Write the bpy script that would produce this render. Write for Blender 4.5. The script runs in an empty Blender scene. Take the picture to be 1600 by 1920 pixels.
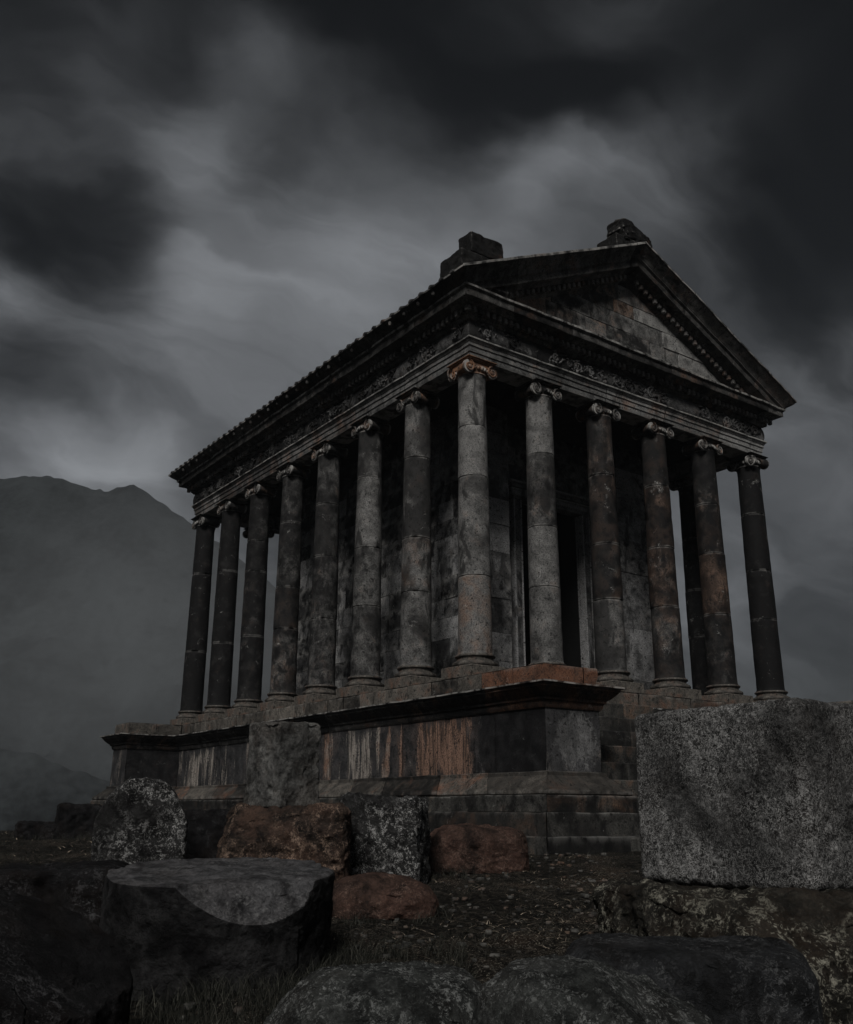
import bpy, bmesh, math, random
import numpy as np
from mathutils import Vector, Matrix

random.seed(7)
rng = np.random.default_rng(7)
S = bpy.context.scene
COL = S.collection

# ------------------------------------------------------------------ camera
CAM = np.array([-10.6996, -13.3247, -2.66])
YAW, PITCH, ROLL, FPX = 0.6248, 0.3043, 0.005, 1785.34
fwd = np.array([math.sin(YAW) * math.cos(PITCH), math.cos(YAW) * math.cos(PITCH), math.sin(PITCH)])
rt = np.array([math.cos(YAW), -math.sin(YAW), 0.0])
up = np.cross(rt, fwd)
rt2 = math.cos(ROLL) * rt + math.sin(ROLL) * up
up2 = -math.sin(ROLL) * rt + math.cos(ROLL) * up
cam = bpy.data.cameras.new('camera')
cam.sensor_fit = 'VERTICAL'
cam.sensor_height = 36.0
cam.lens = FPX / 1920.0 * 36.0
cam.clip_start = 0.05
cam.clip_end = 5000
co = bpy.data.objects.new('camera', cam)
COL.objects.link(co)
m = Matrix.Identity(4)
for r in range(3):
    m[r][0], m[r][1], m[r][2], m[r][3] = rt2[r], up2[r], -fwd[r], CAM[r]
co.matrix_world = m
S.camera = co
FH = np.array([math.sin(YAW), math.cos(YAW)])      # horizontal view direction
RH = np.array([math.cos(YAW), -math.sin(YAW)])     # to the right of it


def ground_dir(px, py):
    d = rt2 * ((px - 800) / FPX) + up2 * (-(py - 960) / FPX) + fwd
    return d / np.linalg.norm(d)


# ------------------------------------------------------------------ world: stormy sky
SUN_EL = math.radians(41)                              # soft light from high behind the camera, a little to the left
SUN_H = -0.98 * FH - 0.20 * RH
SUN_H = SUN_H / np.linalg.norm(SUN_H)
W = bpy.data.worlds.new('World')
S.world = W
W.use_nodes = True
nt = W.node_tree
nt.nodes.clear()
N = nt.nodes.new
L = nt.links.new
out = N('ShaderNodeOutputWorld')
bg = N('ShaderNodeBackground')
L(bg.outputs[0], out.inputs[0])
tc = N('ShaderNodeTexCoord')


def wnoise(scale, detail, stretch=(1, 1, 1)):
    mp = N('ShaderNodeMapping')
    mp.inputs['Scale'].default_value = stretch
    L(tc.outputs['Generated'], mp.inputs[0])
    n = N('ShaderNodeTexNoise')
    n.inputs['Scale'].default_value = scale
    n.inputs['Detail'].default_value = detail
    n.inputs['Roughness'].default_value = 0.5
    L(mp.outputs[0], n.inputs['Vector'])
    return n


def wmath(op, a, b=None):
    n = N('ShaderNodeMath')
    n.operation = op
    for i, v in enumerate((a, b)):
        if v is None:
            continue
        if isinstance(v, (int, float)):
            n.inputs[i].default_value = v
        else:
            L(v, n.inputs[i])
    return n.outputs[0]


def wvec(op, a, b):
    n = N('ShaderNodeVectorMath')
    n.operation = op
    for i, v in enumerate((a, b)):
        if isinstance(v, tuple):
            n.inputs[i].default_value = v
        else:
            L(v, n.inputs[i])
    return n


w1 = wnoise(3.2, 2.0)
w2 = wnoise(7.0, 5.0, (1, 1, 1.5))
wa = wvec('SCALE', wvec('SUBTRACT', w1.outputs['Color'], (0.5, 0.5, 0.5)).outputs[0], (0, 0, 0))
wa.inputs['Scale'].default_value = 0.05
wb = wvec('SCALE', wvec('SUBTRACT', w2.outputs['Color'], (0.5, 0.5, 0.5)).outputs[0], (0, 0, 0))
wb.inputs['Scale'].default_value = 0.12
dirv = wvec('ADD', wvec('ADD', tc.outputs['Generated'], wa.outputs[0]).outputs[0], wb.outputs[0]).outputs[0]
BLOBS = [  # bearing given as x, y in the photograph's field of view, radius, strength
    (1570, 400, 320, -0.045), (1560, 120, 320, -0.04), (100, 410, 170, -0.04), (215, 850, 210, 0.05), (0, 20, 300, -0.03), (60, 540, 130, 0.03),
    (560, 20, 260, -0.03),
    (550, 560, 500, 0.193), (150, 950, 500, 0.161), (950, 480, 340, 0.152), (1600, 100, 500, -0.111), (900, -150, 500, -0.133),
    (1500, 840, 340, 0.104), (1200, 390, 230, 0.111), (0, -150, 340, -0.101), (1250, 1100, 340, 0.101), (1600, 480, 230, -0.077),
    (350, 280, 150, 0.123), (300, -150, 340, -0.107), (200, 390, 150, -0.108), (1600, 1290, 150, -0.089), (0, 560, 150, 0.117),
    (200, 280, 150, 0.068), (400, 1200, 230, 0.060), (500, 100, 150, 0.089), (280, 840, 150, 0.072), (100, 840, 150, 0.079),
    (350, 560, 150, 0.074), (980, 280, 150, 0.130), (1000, 190, 150, -0.080), (100, 750, 150, -0.078), (1000, 0, 230, 0.044),
    (520, 280, 150, -0.050), (0, 390, 150, -0.079), (0, 280, 150, 0.072), (800, 1100, 150, 0.054), (1850, 300, 150, -0.045),
    (1250, 100, 150, -0.032), (1300, 280, 150, 0.043), (600, 0, 150, -0.051), (700, 480, 230, 0.033), (200, 1100, 230, -0.073),
    (0, 1100, 150, -0.054), (1450, 190, 150, 0.046), (300, 750, 150, -0.055), (0, 650, 150, -0.058), (1150, 0, 150, 0.052),
    (1100, 280, 150, 0.116), (1100, 190, 150, -0.107), (1300, 560, 150, 0.028), (1000, 650, 230, 0.032), (900, 190, 150, -0.042),
    (300, 190, 150, -0.051), (200, 100, 150, 0.036), (1100, 390, 150, -0.053),]
acc = None
for (px, py, rad, amp) in BLOBS:
    d = ground_dir(px, py)
    di = wvec('DISTANCE', dirv, tuple(float(v) for v in d)).outputs['Value']
    mr = N('ShaderNodeMapRange')
    mr.interpolation_type = 'SMOOTHERSTEP'
    mr.inputs['From Min'].default_value = rad / FPX
    mr.inputs['From Max'].default_value = 0.0
    mr.inputs['To Min'].default_value = 0.0
    mr.inputs['To Max'].default_value = amp
    L(di, mr.inputs['Value'])
    acc = mr.outputs[0] if acc is None else wmath('ADD', acc, mr.outputs[0])
# cloud deck seen in perspective: noise on a level sheet overhead, drawn out sideways by the wind
sepd = N('ShaderNodeSeparateXYZ')
L(dirv, sepd.inputs[0])
zz = wmath('ADD', wmath('MAXIMUM', sepd.outputs[2], 0.0), 0.22)
cmb = N('ShaderNodeCombineXYZ')
L(wmath('DIVIDE', sepd.outputs[0], zz), cmb.inputs[0])
L(wmath('DIVIDE', sepd.outputs[1], zz), cmb.inputs[1])
mpd = N('ShaderNodeMapping')
mpd.inputs['Rotation'].default_value = (0, 0, YAW + 0.35)
mpd.inputs['Scale'].default_value = (0.75, 1.7, 1)
L(cmb.outputs[0], mpd.inputs[0])
w3 = N('ShaderNodeTexNoise')
w3.inputs['Scale'].default_value = 1.5
w3.inputs['Detail'].default_value = 7.0
w3.inputs['Roughness'].default_value = 0.58
w3.inputs['Distortion'].default_value = 1.1
L(mpd.outputs[0], w3.inputs['Vector'])
acc = wmath('MULTIPLY', acc, 1.16)
acc = wmath('ADD', acc, wmath('MULTIPLY', wmath('SUBTRACT', w3.outputs['Fac'], 0.5), 0.46))
acc = wmath('MAXIMUM', wmath('ADD', acc, 0.20), 0.045)
lum = wmath('MULTIPLY', wmath('POWER', acc, 2.2), 1.0)
tint = N('ShaderNodeCombineColor')
for i, k in enumerate((0.94, 0.985, 1.05)):
    L(wmath('MULTIPLY', lum, k), tint.inputs[i])
sky = N('ShaderNodeTexSky')
sky.sky_type = 'NISHITA'
sky.sun_disc = False
sky.sun_elevation = SUN_EL
sky.sun_rotation = math.atan2(SUN_H[0], SUN_H[1])
sk = N('ShaderNodeVectorMath')
sk.operation = 'SCALE'
sk.inputs['Scale'].default_value = 0.001
L(sky.outputs[0], sk.inputs[0])
addc = wvec('ADD', tint.outputs[0], sk.outputs[0])
L(addc.outputs[0], bg.inputs['Color'])
bg.inputs['Strength'].default_value = 1.0

# ------------------------------------------------------------------ sun (veiled by cloud)
sl = bpy.data.lights.new('sun', 'SUN')
sl.energy = 2.5
sl.angle = math.radians(16)
sl.color = (1.0, 0.965, 0.92)
so = bpy.data.objects.new('sun', sl)
COL.objects.link(so)
sd = Vector((SUN_H[0] * math.cos(SUN_EL), SUN_H[1] * math.cos(SUN_EL), math.sin(SUN_EL)))
so.rotation_euler = sd.to_track_quat('Z', 'Y').to_euler()
so.location = (0, 0, 60)

S.view_settings.view_transform = 'Standard'
S.view_settings.look = 'None'
S.view_settings.exposure = 0.0
S.view_settings.gamma = 1.0
S.view_settings.use_curve_mapping = False


# ------------------------------------------------------------------ numpy noise
def _hash(ix, iy, iz, seed):
    h = (ix * 374761393 + iy * 668265263 + iz * 2147483647 + seed * 974711) & 0xFFFFFFFF
    h = ((h ^ (h >> 13)) * 1274126177) & 0xFFFFFFFF
    h = ((h ^ (h >> 16)) * 2246822519) & 0xFFFFFFFF
    return ((h ^ (h >> 15)) & 0xFFFFFF) / float(0xFFFFFF)


def vnoise(p, seed=0):
    p = np.asarray(p, float)
    i = np.floor(p).astype(np.int64)
    f = p - i
    f = f * f * f * (f * (f * 6 - 15) + 10)
    r = 0
    for dx in (0, 1):
        for dy in (0, 1):
            for dz in (0, 1):
                w = (f[:, 0] if dx else 1 - f[:, 0]) * (f[:, 1] if dy else 1 - f[:, 1]) * (f[:, 2] if dz else 1 - f[:, 2])
                r = r + w * _hash(i[:, 0] + dx, i[:, 1] + dy, i[:, 2] + dz, seed)
    return r * 2 - 1


def fbm(p, oct=4, seed=0, gain=.5):
    p = np.asarray(p, float)
    a, s, r = 1.0, 1.0, 0
    for o in range(oct):
        r = r + a * vnoise(p * s + o * 17.3, seed + o)
        a *= gain
        s *= 2.03
    return r


# ------------------------------------------------------------------ materials
def mat(name):
    m_ = bpy.data.materials.new(name)
    m_.use_nodes = True
    t = m_.node_tree
    b = t.nodes['Principled BSDF']
    b.inputs['Specular IOR Level'].default_value = 0.08
    return m_, t, b


class G:
    """small shader graph helper"""

    def __init__(s, t):
        s.t = t

    def n(s, kind, **kw):
        x = s.t.nodes.new(kind)
        for k, v in kw.items():
            setattr(x, k, v)
        return x

    def put(s, sock, v):
        if isinstance(v, bpy.types.NodeSocket):
            s.t.links.new(v, sock)
        else:
            sock.default_value = v

    def math(s, op, a, b=0.0, clamp=False):
        x = s.n('ShaderNodeMath', operation=op, use_clamp=clamp)
        s.put(x.inputs[0], a)
        s.put(x.inputs[1], b)
        return x.outputs[0]

    def noise(s, vec, scale, detail=4, rough=.55, dist=0.0):
        x = s.n('ShaderNodeTexNoise')
        s.put(x.inputs['Vector'], vec)
        x.inputs['Scale'].default_value = scale
        x.inputs['Detail'].default_value = detail
        x.inputs['Roughness'].default_value = rough
        x.inputs['Distortion'].default_value = dist
        return x.outputs['Fac']

    def mapr(s, v, a, b, c=0.0, d=1.0, smooth=True):
        x = s.n('ShaderNodeMapRange')
        if smooth:
            x.interpolation_type = 'SMOOTHSTEP'
        s.put(x.inputs['Value'], v)
        for k, q in zip(('From Min', 'From Max', 'To Min', 'To Max'), (a, b, c, d)):
            s.put(x.inputs[k], q)
        return x.outputs[0]

    def mix(s, f, a, b):
        x = s.n('ShaderNodeMix', data_type='RGBA')
        s.put(x.inputs[0], f)
        s.put(x.inputs[6], a if isinstance(a, bpy.types.NodeSocket) else tuple(a) + (1,))
        s.put(x.inputs[7], b if isinstance(b, bpy.types.NodeSocket) else tuple(b) + (1,))
        return x.outputs[2]

    def scale(s, vec, k):
        x = s.n('ShaderNodeMapping')
        s.put(x.inputs[0], vec)
        x.inputs['Scale'].default_value = k
        return x.outputs[0]


def stone(name, dark, light, warm, grime=.5, grime_col=(.007, .007, .0075), pale=.25, pale_col=(.34, .34, .33),
          streak=0.0, streak_col=(.33, .30, .27), bump=.5, fine=1.0, warm_gain=1.0, rand=False, patch=None):
    """weathered masonry: tone attribute per block + black crust + pale lichen + rust"""
    m_, t, b = mat(name)
    g = G(t)
    geo = g.n('ShaderNodeTexCoord').outputs['Object']
    if rand:
        oi = g.n('ShaderNodeObjectInfo')
        ad = g.n('ShaderNodeVectorMath', operation='ADD')
        g.put(ad.inputs[0], geo)
        g.put(ad.inputs[1], oi.outputs['Location'])
        vec = ad.outputs[0]
    else:
        vec = geo
    at = g.n('ShaderNodeAttribute', attribute_name='tone')
    sp = g.n('ShaderNodeSeparateColor')
    g.put(sp.inputs[0], at.outputs['Color'])
    val, wrm, crust_shade = sp.outputs[0], sp.outputs[1], sp.outputs[2]
    big = g.noise(vec, 1.1, 5, .6, .4)
    mid = g.noise(vec, 4.5, 6, .62, .3)
    fin = g.noise(vec, 38 * fine, 4, .6)
    v = g.math('ADD', g.math('SUBTRACT', g.math('MULTIPLY', val, .95), .08), g.math('MULTIPLY', g.math('SUBTRACT', mid, .5), 1.5))
    dark = tuple(k * .5 for k in dark)
    light = tuple(k * 1.12 for k in light)
    col = g.mix(g.math('ADD', v, 0, True), dark, light)
    wm = g.math('MULTIPLY', g.mapr(g.math('ADD', g.math('ADD', g.noise(vec, 2.3, 6, .7, .5), g.math('MULTIPLY', g.math('SUBTRACT', mid, .5), .7)), g.math('MULTIPLY', wrm, .42)), .60, 1.0), .85 * warm_gain)
    col = g.mix(wm, col, warm)
    if streak > 0:
        sv = g.scale(vec, (4.4, 4.4, .5))
        st = g.noise(sv, 1.0, 5, .62, .6)
        sv2 = g.scale(vec, (1.2, 1.2, .35))
        st2 = g.noise(sv2, 1.0, 2, .5)
        sm = g.mapr(g.math('ADD', g.math('ADD', st, g.math('MULTIPLY', g.math('SUBTRACT', st2, .5), .6)), g.math('ADD', g.math('MULTIPLY', wrm, .12), g.math('MULTIPLY', g.math('SUBTRACT', fin, .5), .3))), .50, .60)
        sfi = g.noise(g.scale(vec, (15, 15, 1.3)), 1.0, 5, .65)
        sc = g.mix(g.mapr(g.math('ADD', wrm, g.math('MULTIPLY', g.math('SUBTRACT', mid, .5), .8)), .35, .7), streak_col, warm)
        zs_ = g.n('ShaderNodeSeparateXYZ')
        g.put(zs_.inputs[0], geo)
        rag = g.math('MULTIPLY', g.math('SUBTRACT', g.noise(g.scale(vec, (4, 4, .5)), 1.0, 6, .68), .5), 2.0)
        zt_ = g.math('ADD', zs_.outputs[2], rag)
        sm = g.math('MULTIPLY', sm, g.math('MULTIPLY', g.mapr(zt_, -1.12, -1.30), g.mapr(zt_, -2.22, -2.0)))
        col = g.mix(g.math('MULTIPLY', g.math('MULTIPLY', sm, streak), g.mapr(g.math('ADD', crust_shade, g.math('MULTIPLY', g.math('SUBTRACT', g.noise(g.scale(vec, (4, 4, 1.6)), 1.0, 5, .65), .5), 1.6)), .3, .55, 1, 0)), col, g.mix(g.mapr(sfi, .38, .56, .85, 0), sc, (.03, .026, .024)))
    if patch:
        ds = g.n('ShaderNodeVectorMath', operation='DISTANCE')
        g.put(ds.inputs[0], vec)
        ds.inputs[1].default_value = patch[:3]
        dd = g.math('ADD', ds.outputs['Value'], g.math('MULTIPLY', g.math('SUBTRACT', g.noise(vec, 5, 5, .65), .5), .9))
        col = g.mix(g.mapr(dd, patch[3] - .05, patch[3] + .05, .85, 0), col, g.mix(mid, (.08, .08, .082), (.30, .30, .30)))
    gm = g.mapr(g.math('ADD', big, g.math('MULTIPLY', g.math('SUBTRACT', crust_shade, .5), .55)), .47, .66)
    gm2 = g.mapr(g.math('ADD', g.noise(g.scale(vec, (1, 1, .4)), 2.6, 6, .68, .6), g.math('MULTIPLY', g.math('SUBTRACT', crust_shade, .5), .25)), .52, .62)
    gm = g.math('MULTIPLY', g.math('MAXIMUM', gm, gm2), g.mapr(fin, .25, .7, .75, 1.0))
    col = g.mix(g.math('MULTIPLY', gm, grime), col, grime_col)
    pm = g.math('MULTIPLY', g.mapr(g.noise(vec, 3.4, 8, .7, .8), .60, .70), g.mapr(fin, .42, .60))
    col = g.mix(g.math('MULTIPLY', pm, pale), col, pale_col)
    col = g.mix(g.mapr(fin, .32, .62, .55, 0), col, (.006, .006, .006))
    pit = g.noise(vec, 17, 3, .5)
    col = g.mix(g.mapr(pit, .60, .68, 0, .8), col, (.010, .010, .010))
    pt = g.n('ShaderNodeNewGeometry').outputs['Pointiness']
    edge = g.math('MULTIPLY', g.math('MULTIPLY', g.mapr(pt, .525, .60), at.outputs['Alpha']), g.mapr(mid, .40, .60))
    col = g.mix(g.math('MULTIPLY', edge, .8), col, (.38, .375, .36))
    g.put(b.inputs['Base Color'], col)
    g.put(b.inputs['Roughness'], g.mapr(mid, .3, .7, .62, .9))
    bp = g.n('ShaderNodeBump')
    bp.inputs['Strength'].default_value = bump
    bp.inputs['Distance'].default_value = .03
    h = g.math('ADD', g.math('MULTIPLY', mid, 1.0), g.math('MULTIPLY', fin, .35))
    g.put(bp.inputs['Height'], h)
    g.put(b.inputs['Normal'], bp.outputs[0])
    return m_


GREY_D, GREY_L = (.040, .040, .041), (.235, .235, .232)
RUST = (.19, .10, .06)
M_COL = stone('column_stone', (.030, .030, .030), (.25, .248, .243), (.16, .105, .078), grime=.85, pale=.6, bump=.3, rand=True)
M_CAP = stone('capital_stone', (.05, .05, .05), (.20, .19, .18), (.26, .13, .07), grime=.5, pale=.3, bump=.4, rand=True)
M_ARCH = stone('architrave_stone', GREY_D, (.30, .30, .295), RUST, grime=.75, pale=.5, bump=.4)
M_FRZ = stone('frieze_stone', (.03, .03, .03), (.20, .20, .20), RUST, grime=.9, pale=.8, bump=.9)
M_CORN = stone('cornice_stone', (.034, .034, .034), (.25, .245, .235), (.17, .085, .05), grime=.62, pale=.6, bump=.6)
M_TYM = stone('tympanum_stone', (.04, .04, .04), (.28, .278, .27), (.20, .12, .08), grime=.75, pale=.6, bump=.5)
M_WALL = stone('cella_stone', (.04, .041, .043), (.36, .362, .365), (.16, .13, .11), grime=.8, pale=1.0, bump=1.0)
M_POD = stone('podium_stone', (.022, .022, .024), (.085, .085, .088), (.25, .155, .115), grime=.6, pale=.25, streak=.95, bump=.6, warm_gain=.15, patch=(.14, -2.34, -1.58, .42))
M_STEP = stone('plinth_stone', (.028, .028, .027), (.11, .108, .10), (.15, .09, .06), grime=.75, pale=.4, bump=.6)
M_STYL = stone('stylobate_stone', (.05, .047, .043), (.19, .175, .155), (.175, .080, .048), grime=.65, pale=.35, bump=.5)
M_ROOF = stone('roof_stone', (.03, .03, .03), (.10, .10, .10), RUST, grime=.8, pale=.3, bump=.6)
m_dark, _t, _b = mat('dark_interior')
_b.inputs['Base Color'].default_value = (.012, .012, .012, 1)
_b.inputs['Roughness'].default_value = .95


# ------------------------------------------------------------------ mesh collector
class MB:
    def __init__(s):
        s.v, s.f, s.t = [], [], []
        s.nv = 0

    def add(s, V, F, tone=(.5, .2, .5), wear=1.0):
        V = np.asarray(V, float).reshape(-1, 3)
        s.v.append(V)
        T = np.asarray(tone, float)
        if T.ndim == 1:
            T = np.tile(T, (len(V), 1))
        if T.shape[1] == 3:
            T = np.concatenate([T, np.full((len(V), 1), wear)], 1)
        s.t.append(T)
        k = s.nv
        s.f.extend([tuple(i + k for i in q) for q in F])
        s.nv += len(V)

    def grid(s, P, tone=(.5, .2, .5), flip=False, closeu=False, closev=False):
        """P: nu x nv x 3"""
        nu, nv = P.shape[:2]
        F = []
        for i in range(nu if closeu else nu - 1):
            for j in range(nv if closev else nv - 1):
                a, b_, c_, d_ = i * nv + j, ((i + 1) % nu) * nv + j, ((i + 1) % nu) * nv + (j + 1) % nv, i * nv + (j + 1) % nv
                F.append((a, d_, c_, b_) if flip else (a, b_, c_, d_))
        s.add(P.reshape(-1, 3), F, tone)

    def box(s, c, d, tone=(.5, .2, .5), rz=0.0, bev=.012, noise=.0):
        """box with chamfered edges; c centre, d full sizes"""
        d = np.array(d, float) / 2
        b_ = min(bev, d.min() * .45)
        V, idx = [], {}
        for ax in range(3):
            for sg in (-1, 1):
                o = [a for a in range(3) if a != ax]
                for s1 in (-1, 1):
                    for s2 in (-1, 1):
                        p = [0, 0, 0]
                        p[ax] = sg * d[ax]
                        p[o[0]] = s1 * (d[o[0]] - b_)
                        p[o[1]] = s2 * (d[o[1]] - b_)
                        sgn = [0, 0, 0]
                        sgn[ax] = sg
                        sgn[o[0]] = s1
                        sgn[o[1]] = s2
                        idx[(ax, tuple(sgn))] = len(V)
                        V.append(p)
        F = []
        V = np.array(V, float)

        def addf(ids):
            P = V[list(ids)]
            nrm = np.cross(P[1] - P[0], P[2] - P[0])
            if nrm @ P.mean(0) < 0:
                ids = ids[::-1]
            F.append(tuple(ids))
        for ax in range(3):
            o = [a for a in range(3) if a != ax]
            for sg in (-1, 1):
                q = []
                for s1, s2 in ((-1, -1), (1, -1), (1, 1), (-1, 1)):
                    k = [0, 0, 0]
                    k[ax], k[o[0]], k[o[1]] = sg, s1, s2
                    q.append(idx[(ax, tuple(k))])
                addf(q)
        for ax in range(3):           # edges along ax
            o = [a for a in range(3) if a != ax]
            for s1 in (-1, 1):
                for s2 in (-1, 1):
                    k0, k1 = [0, 0, 0], [0, 0, 0]
                    k0[ax], k1[ax] = -1, 1
                    for k in (k0, k1):
                        k[o[0]], k[o[1]] = s1, s2
                    addf([idx[(o[0], tuple(k0))], idx[(o[0], tuple(k1))], idx[(o[1], tuple(k1))], idx[(o[1], tuple(k0))]])
        for s0 in (-1, 1):
            for s1 in (-1, 1):
                for s2 in (-1, 1):
                    k = (s0, s1, s2)
                    addf([idx[(0, k)], idx[(1, k)], idx[(2, k)]])
        if rz:
            cr, sr = math.cos(rz), math.sin(rz)
            V = V @ np.array([[cr, sr, 0], [-sr, cr, 0], [0, 0, 1]])
        V = V + np.array(c)
        if noise:
            V = V + noise * np.stack([vnoise(V * 3.1, 3), vnoise(V * 3.1, 4), vnoise(V * 3.1, 5)], 1)
        s.add(V, F, tone, 0.0)

    def lathe(s, prof, n=40, tone=(.5, .2, .5), c=(0, 0, 0), axis='z'):
        a = np.linspace(0, 2 * math.pi, n, endpoint=False)
        P = np.zeros((len(prof), n, 3))
        for i, (r, z) in enumerate(prof):
            if axis == 'z':
                P[i] = np.stack([r * np.cos(a), r * np.sin(a), np.full(n, z)], 1)
            else:
                P[i] = np.stack([r * np.cos(a), np.full(n, z), -r * np.sin(a)], 1)
        s.grid(P + np.array(c), tone, flip=True, closev=True)

    def tube(s, pts, rad, n=6, tone=(.5, .2, .5)):
        pts = np.asarray(pts, float)
        rad = np.broadcast_to(np.asarray(rad, float), (len(pts),))
        T = np.gradient(pts, axis=0)
        T /= np.linalg.norm(T, axis=1)[:, None] + 1e-9
        ref = np.array([0.13, 0.97, 0.2])
        A = np.cross(T, ref)
        A /= np.linalg.norm(A, axis=1)[:, None] + 1e-9
        B = np.cross(T, A)
        th = np.linspace(0, 2 * math.pi, n, endpoint=False)
        P = pts[:, None, :] + rad[:, None, None] * (A[:, None, :] * np.cos(th)[None, :, None] + B[:, None, :] * np.sin(th)[None, :, None])
        s.grid(P, tone, closev=True)

    def xform(s, Mx):
        Mx = np.asarray(Mx, float)
        s.v = [V @ Mx[:3, :3].T + Mx[:3, 3] for V in s.v]

    def mesh(s, name, m_, sharp=32):
        me = bpy.data.meshes.new(name)
        V = np.concatenate(s.v)
        T = np.concatenate(s.t)
        me.from_pydata(V.tolist(), [], s.f)
        at = me.attributes.new('tone', 'FLOAT_COLOR', 'POINT')
        at.data.foreach_set('color', T.astype(np.float32).ravel())
        me.materials.append(m_)
        me.polygons.foreach_set('use_smooth', [True] * len(me.polygons))
        me.set_sharp_from_angle(angle=math.radians(sharp))
        me.update()
        return me

    def build(s, name, m_, parent=None, sharp=32):
        o = bpy.data.objects.new(name, s.mesh(name, m_, sharp))
        COL.objects.link(o)
        if parent is not None:
            o.parent = parent
        return o


def tag(o, label=None, cat=None, group=None, kind=None):
    if label:
        o['label'] = label
    if cat:
        o['category'] = cat
    if group:
        o['group'] = group
    if kind:
        o['kind'] = kind
    return o


def empty(name, loc=(0, 0, 0)):
    o = bpy.data.objects.new(name, None)
    o.location = loc
    COL.objects.link(o)
    return o


def rtone(v=(.25, .8), w=(.0, .35), c=(.2, .8)):
    return (random.uniform(*v), random.uniform(*w), random.uniform(*c))


def sweep(mb, poly, prof, seg=(1.0, 1.6), sub=.16, jit=.004, noise=.006, gap=.006, tone=None, edges=None, wear=None):
    """moulding run round a right-angled polygon (counter-clockwise), in separate stones"""
    n = len(poly)
    P = np.array(poly, float)
    prof = np.array(prof, float)
    nrm = []
    for i in range(n):
        e = P[(i + 1) % n] - P[i]
        e /= np.linalg.norm(e)
        nrm.append(np.array([e[1], -e[0]]))
    for i in range(n):
        if edges is not None and i not in edges:
            continue
        a, b_ = P[i], P[(i + 1) % n]
        ma, mb_ = nrm[i - 1] + nrm[i], nrm[i] + nrm[(i + 1) % n]
        Ln = np.linalg.norm(b_ - a)
        cuts = [0.0]
        while cuts[-1] < Ln - seg[0] * 1.2:
            cuts.append(cuts[-1] + random.uniform(*seg))
        if len(cuts) > 1 and Ln - cuts[-1] < seg[0] * .5:
            cuts.pop()
        cuts.append(Ln)
        for k in range(len(cuts) - 1):
            t0 = cuts[k] + (gap / 2 if k else 0)
            t1 = cuts[k + 1] - (gap / 2 if k < len(cuts) - 2 else 0)
            nt_ = max(2, int((t1 - t0) / sub) + 2)
            ts = np.linspace(t0, t1, nt_)
            jd, jz = random.uniform(-jit, jit), random.uniform(-jit, jit) * .6
            mid = a + (b_ - a) * ((t0 + t1) / 2 / Ln)
            tn = tone(i, mid) if tone else rtone()
            G_ = np.zeros((nt_, len(prof), 3))
            for q, t in enumerate(ts):
                w = t / Ln
                base0 = a[None, :] + prof[:, 0:1] * ma[None, :]
                base1 = b_[None, :] + prof[:, 0:1] * mb_[None, :]
                G_[q, :, :2] = base0 * (1 - w) + base1 * w + nrm[i] * jd
                G_[q, :, 2] = prof[:, 1] + jz
            R = G_.reshape(-1, 3)
            nz = noise * fbm(R * 4.0, 3, 11)
            chip = np.clip(fbm(R * 2.6 + 31, 3, 23) - .55, 0, 1) * (wear or 0)
            R[:, :2] += nrm[i] * (nz - chip)[:, None]
            R[:, 2] += noise * .6 * fbm(R * 4.0 + 9, 3, 12)
            mb.grid(R.reshape(G_.shape), tn, flip=False)


def ashlar(mb, O, U, Vv, Ln, H, ch=(.38, .5), bl=(.6, 1.4), off=.012, jit=.006, noise=.006, tone=None, gap=.008, cell=.2):
    """coursed blocks on a plane O + u*U + v*V, proud of it along U x V"""
    O, U, Vv = map(lambda q: np.array(q, float), (O, U, Vv))
    Nn = np.cross(U, Vv)
    z = 0.0
    while z < H - 1e-6:
        h = random.uniform(*ch)
        if H - z - h < ch[0] * .6:
            h = H - z
        x = 0.0
        while x < Ln - 1e-6:
            l = random.uniform(*bl)
            if Ln - x - l < bl[0] * .5:
                l = Ln - x
            nu, nv = max(2, int(l / cell) + 2), max(2, int(h / cell) + 2)
            us = np.concatenate([[0], np.linspace(gap / 2, l - gap / 2, nu), [l]])
            vs = np.concatenate([[0], np.linspace(gap / 2, h - gap / 2, nv), [h]])
            jo = off + random.uniform(-jit, jit)
            uu, vv = np.meshgrid(us, vs, indexing='ij')
            dep = np.full(uu.shape, jo)
            dep[0, :] = dep[-1, :] = 0
            dep[:, 0] = dep[:, -1] = 0
            R = O + (x + uu)[..., None] * U + (z + vv)[..., None] * Vv
            fl = R.reshape(-1, 3)
            nn = (noise * fbm(fl * 5, 3, 41)).reshape(uu.shape)
            nn[0, :] = nn[-1, :] = 0
            nn[:, 0] = nn[:, -1] = 0
            R = R + (dep + nn)[..., None] * Nn
            c_ = O + (x + l / 2) * U + (z + h / 2) * Vv
            mb.grid(R, tone(c_) if tone else rtone())
            x += l
        z += h


# ================================================================== TEMPLE
SX, SY = 1.7453, 1.8398
X5, Y7 = 5 * SX, 7 * SY
temple = empty('ancient_temple', (X5 / 2, Y7 / 2, -3.3))
TL = -np.array([X5 / 2, Y7 / 2, -3.3])


def tbuild(mb, name, m_, parent=None, sharp=32):
    """part of the temple: vertices are written in the temple's own corner frame"""
    o = bpy.data.objects.new(name, mb.mesh(name, m_, sharp))
    COL.objects.link(o)
    if parent is None:
        o.parent = temple
        o.location = tuple(TL)
    else:
        o.parent = parent
    return o


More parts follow.
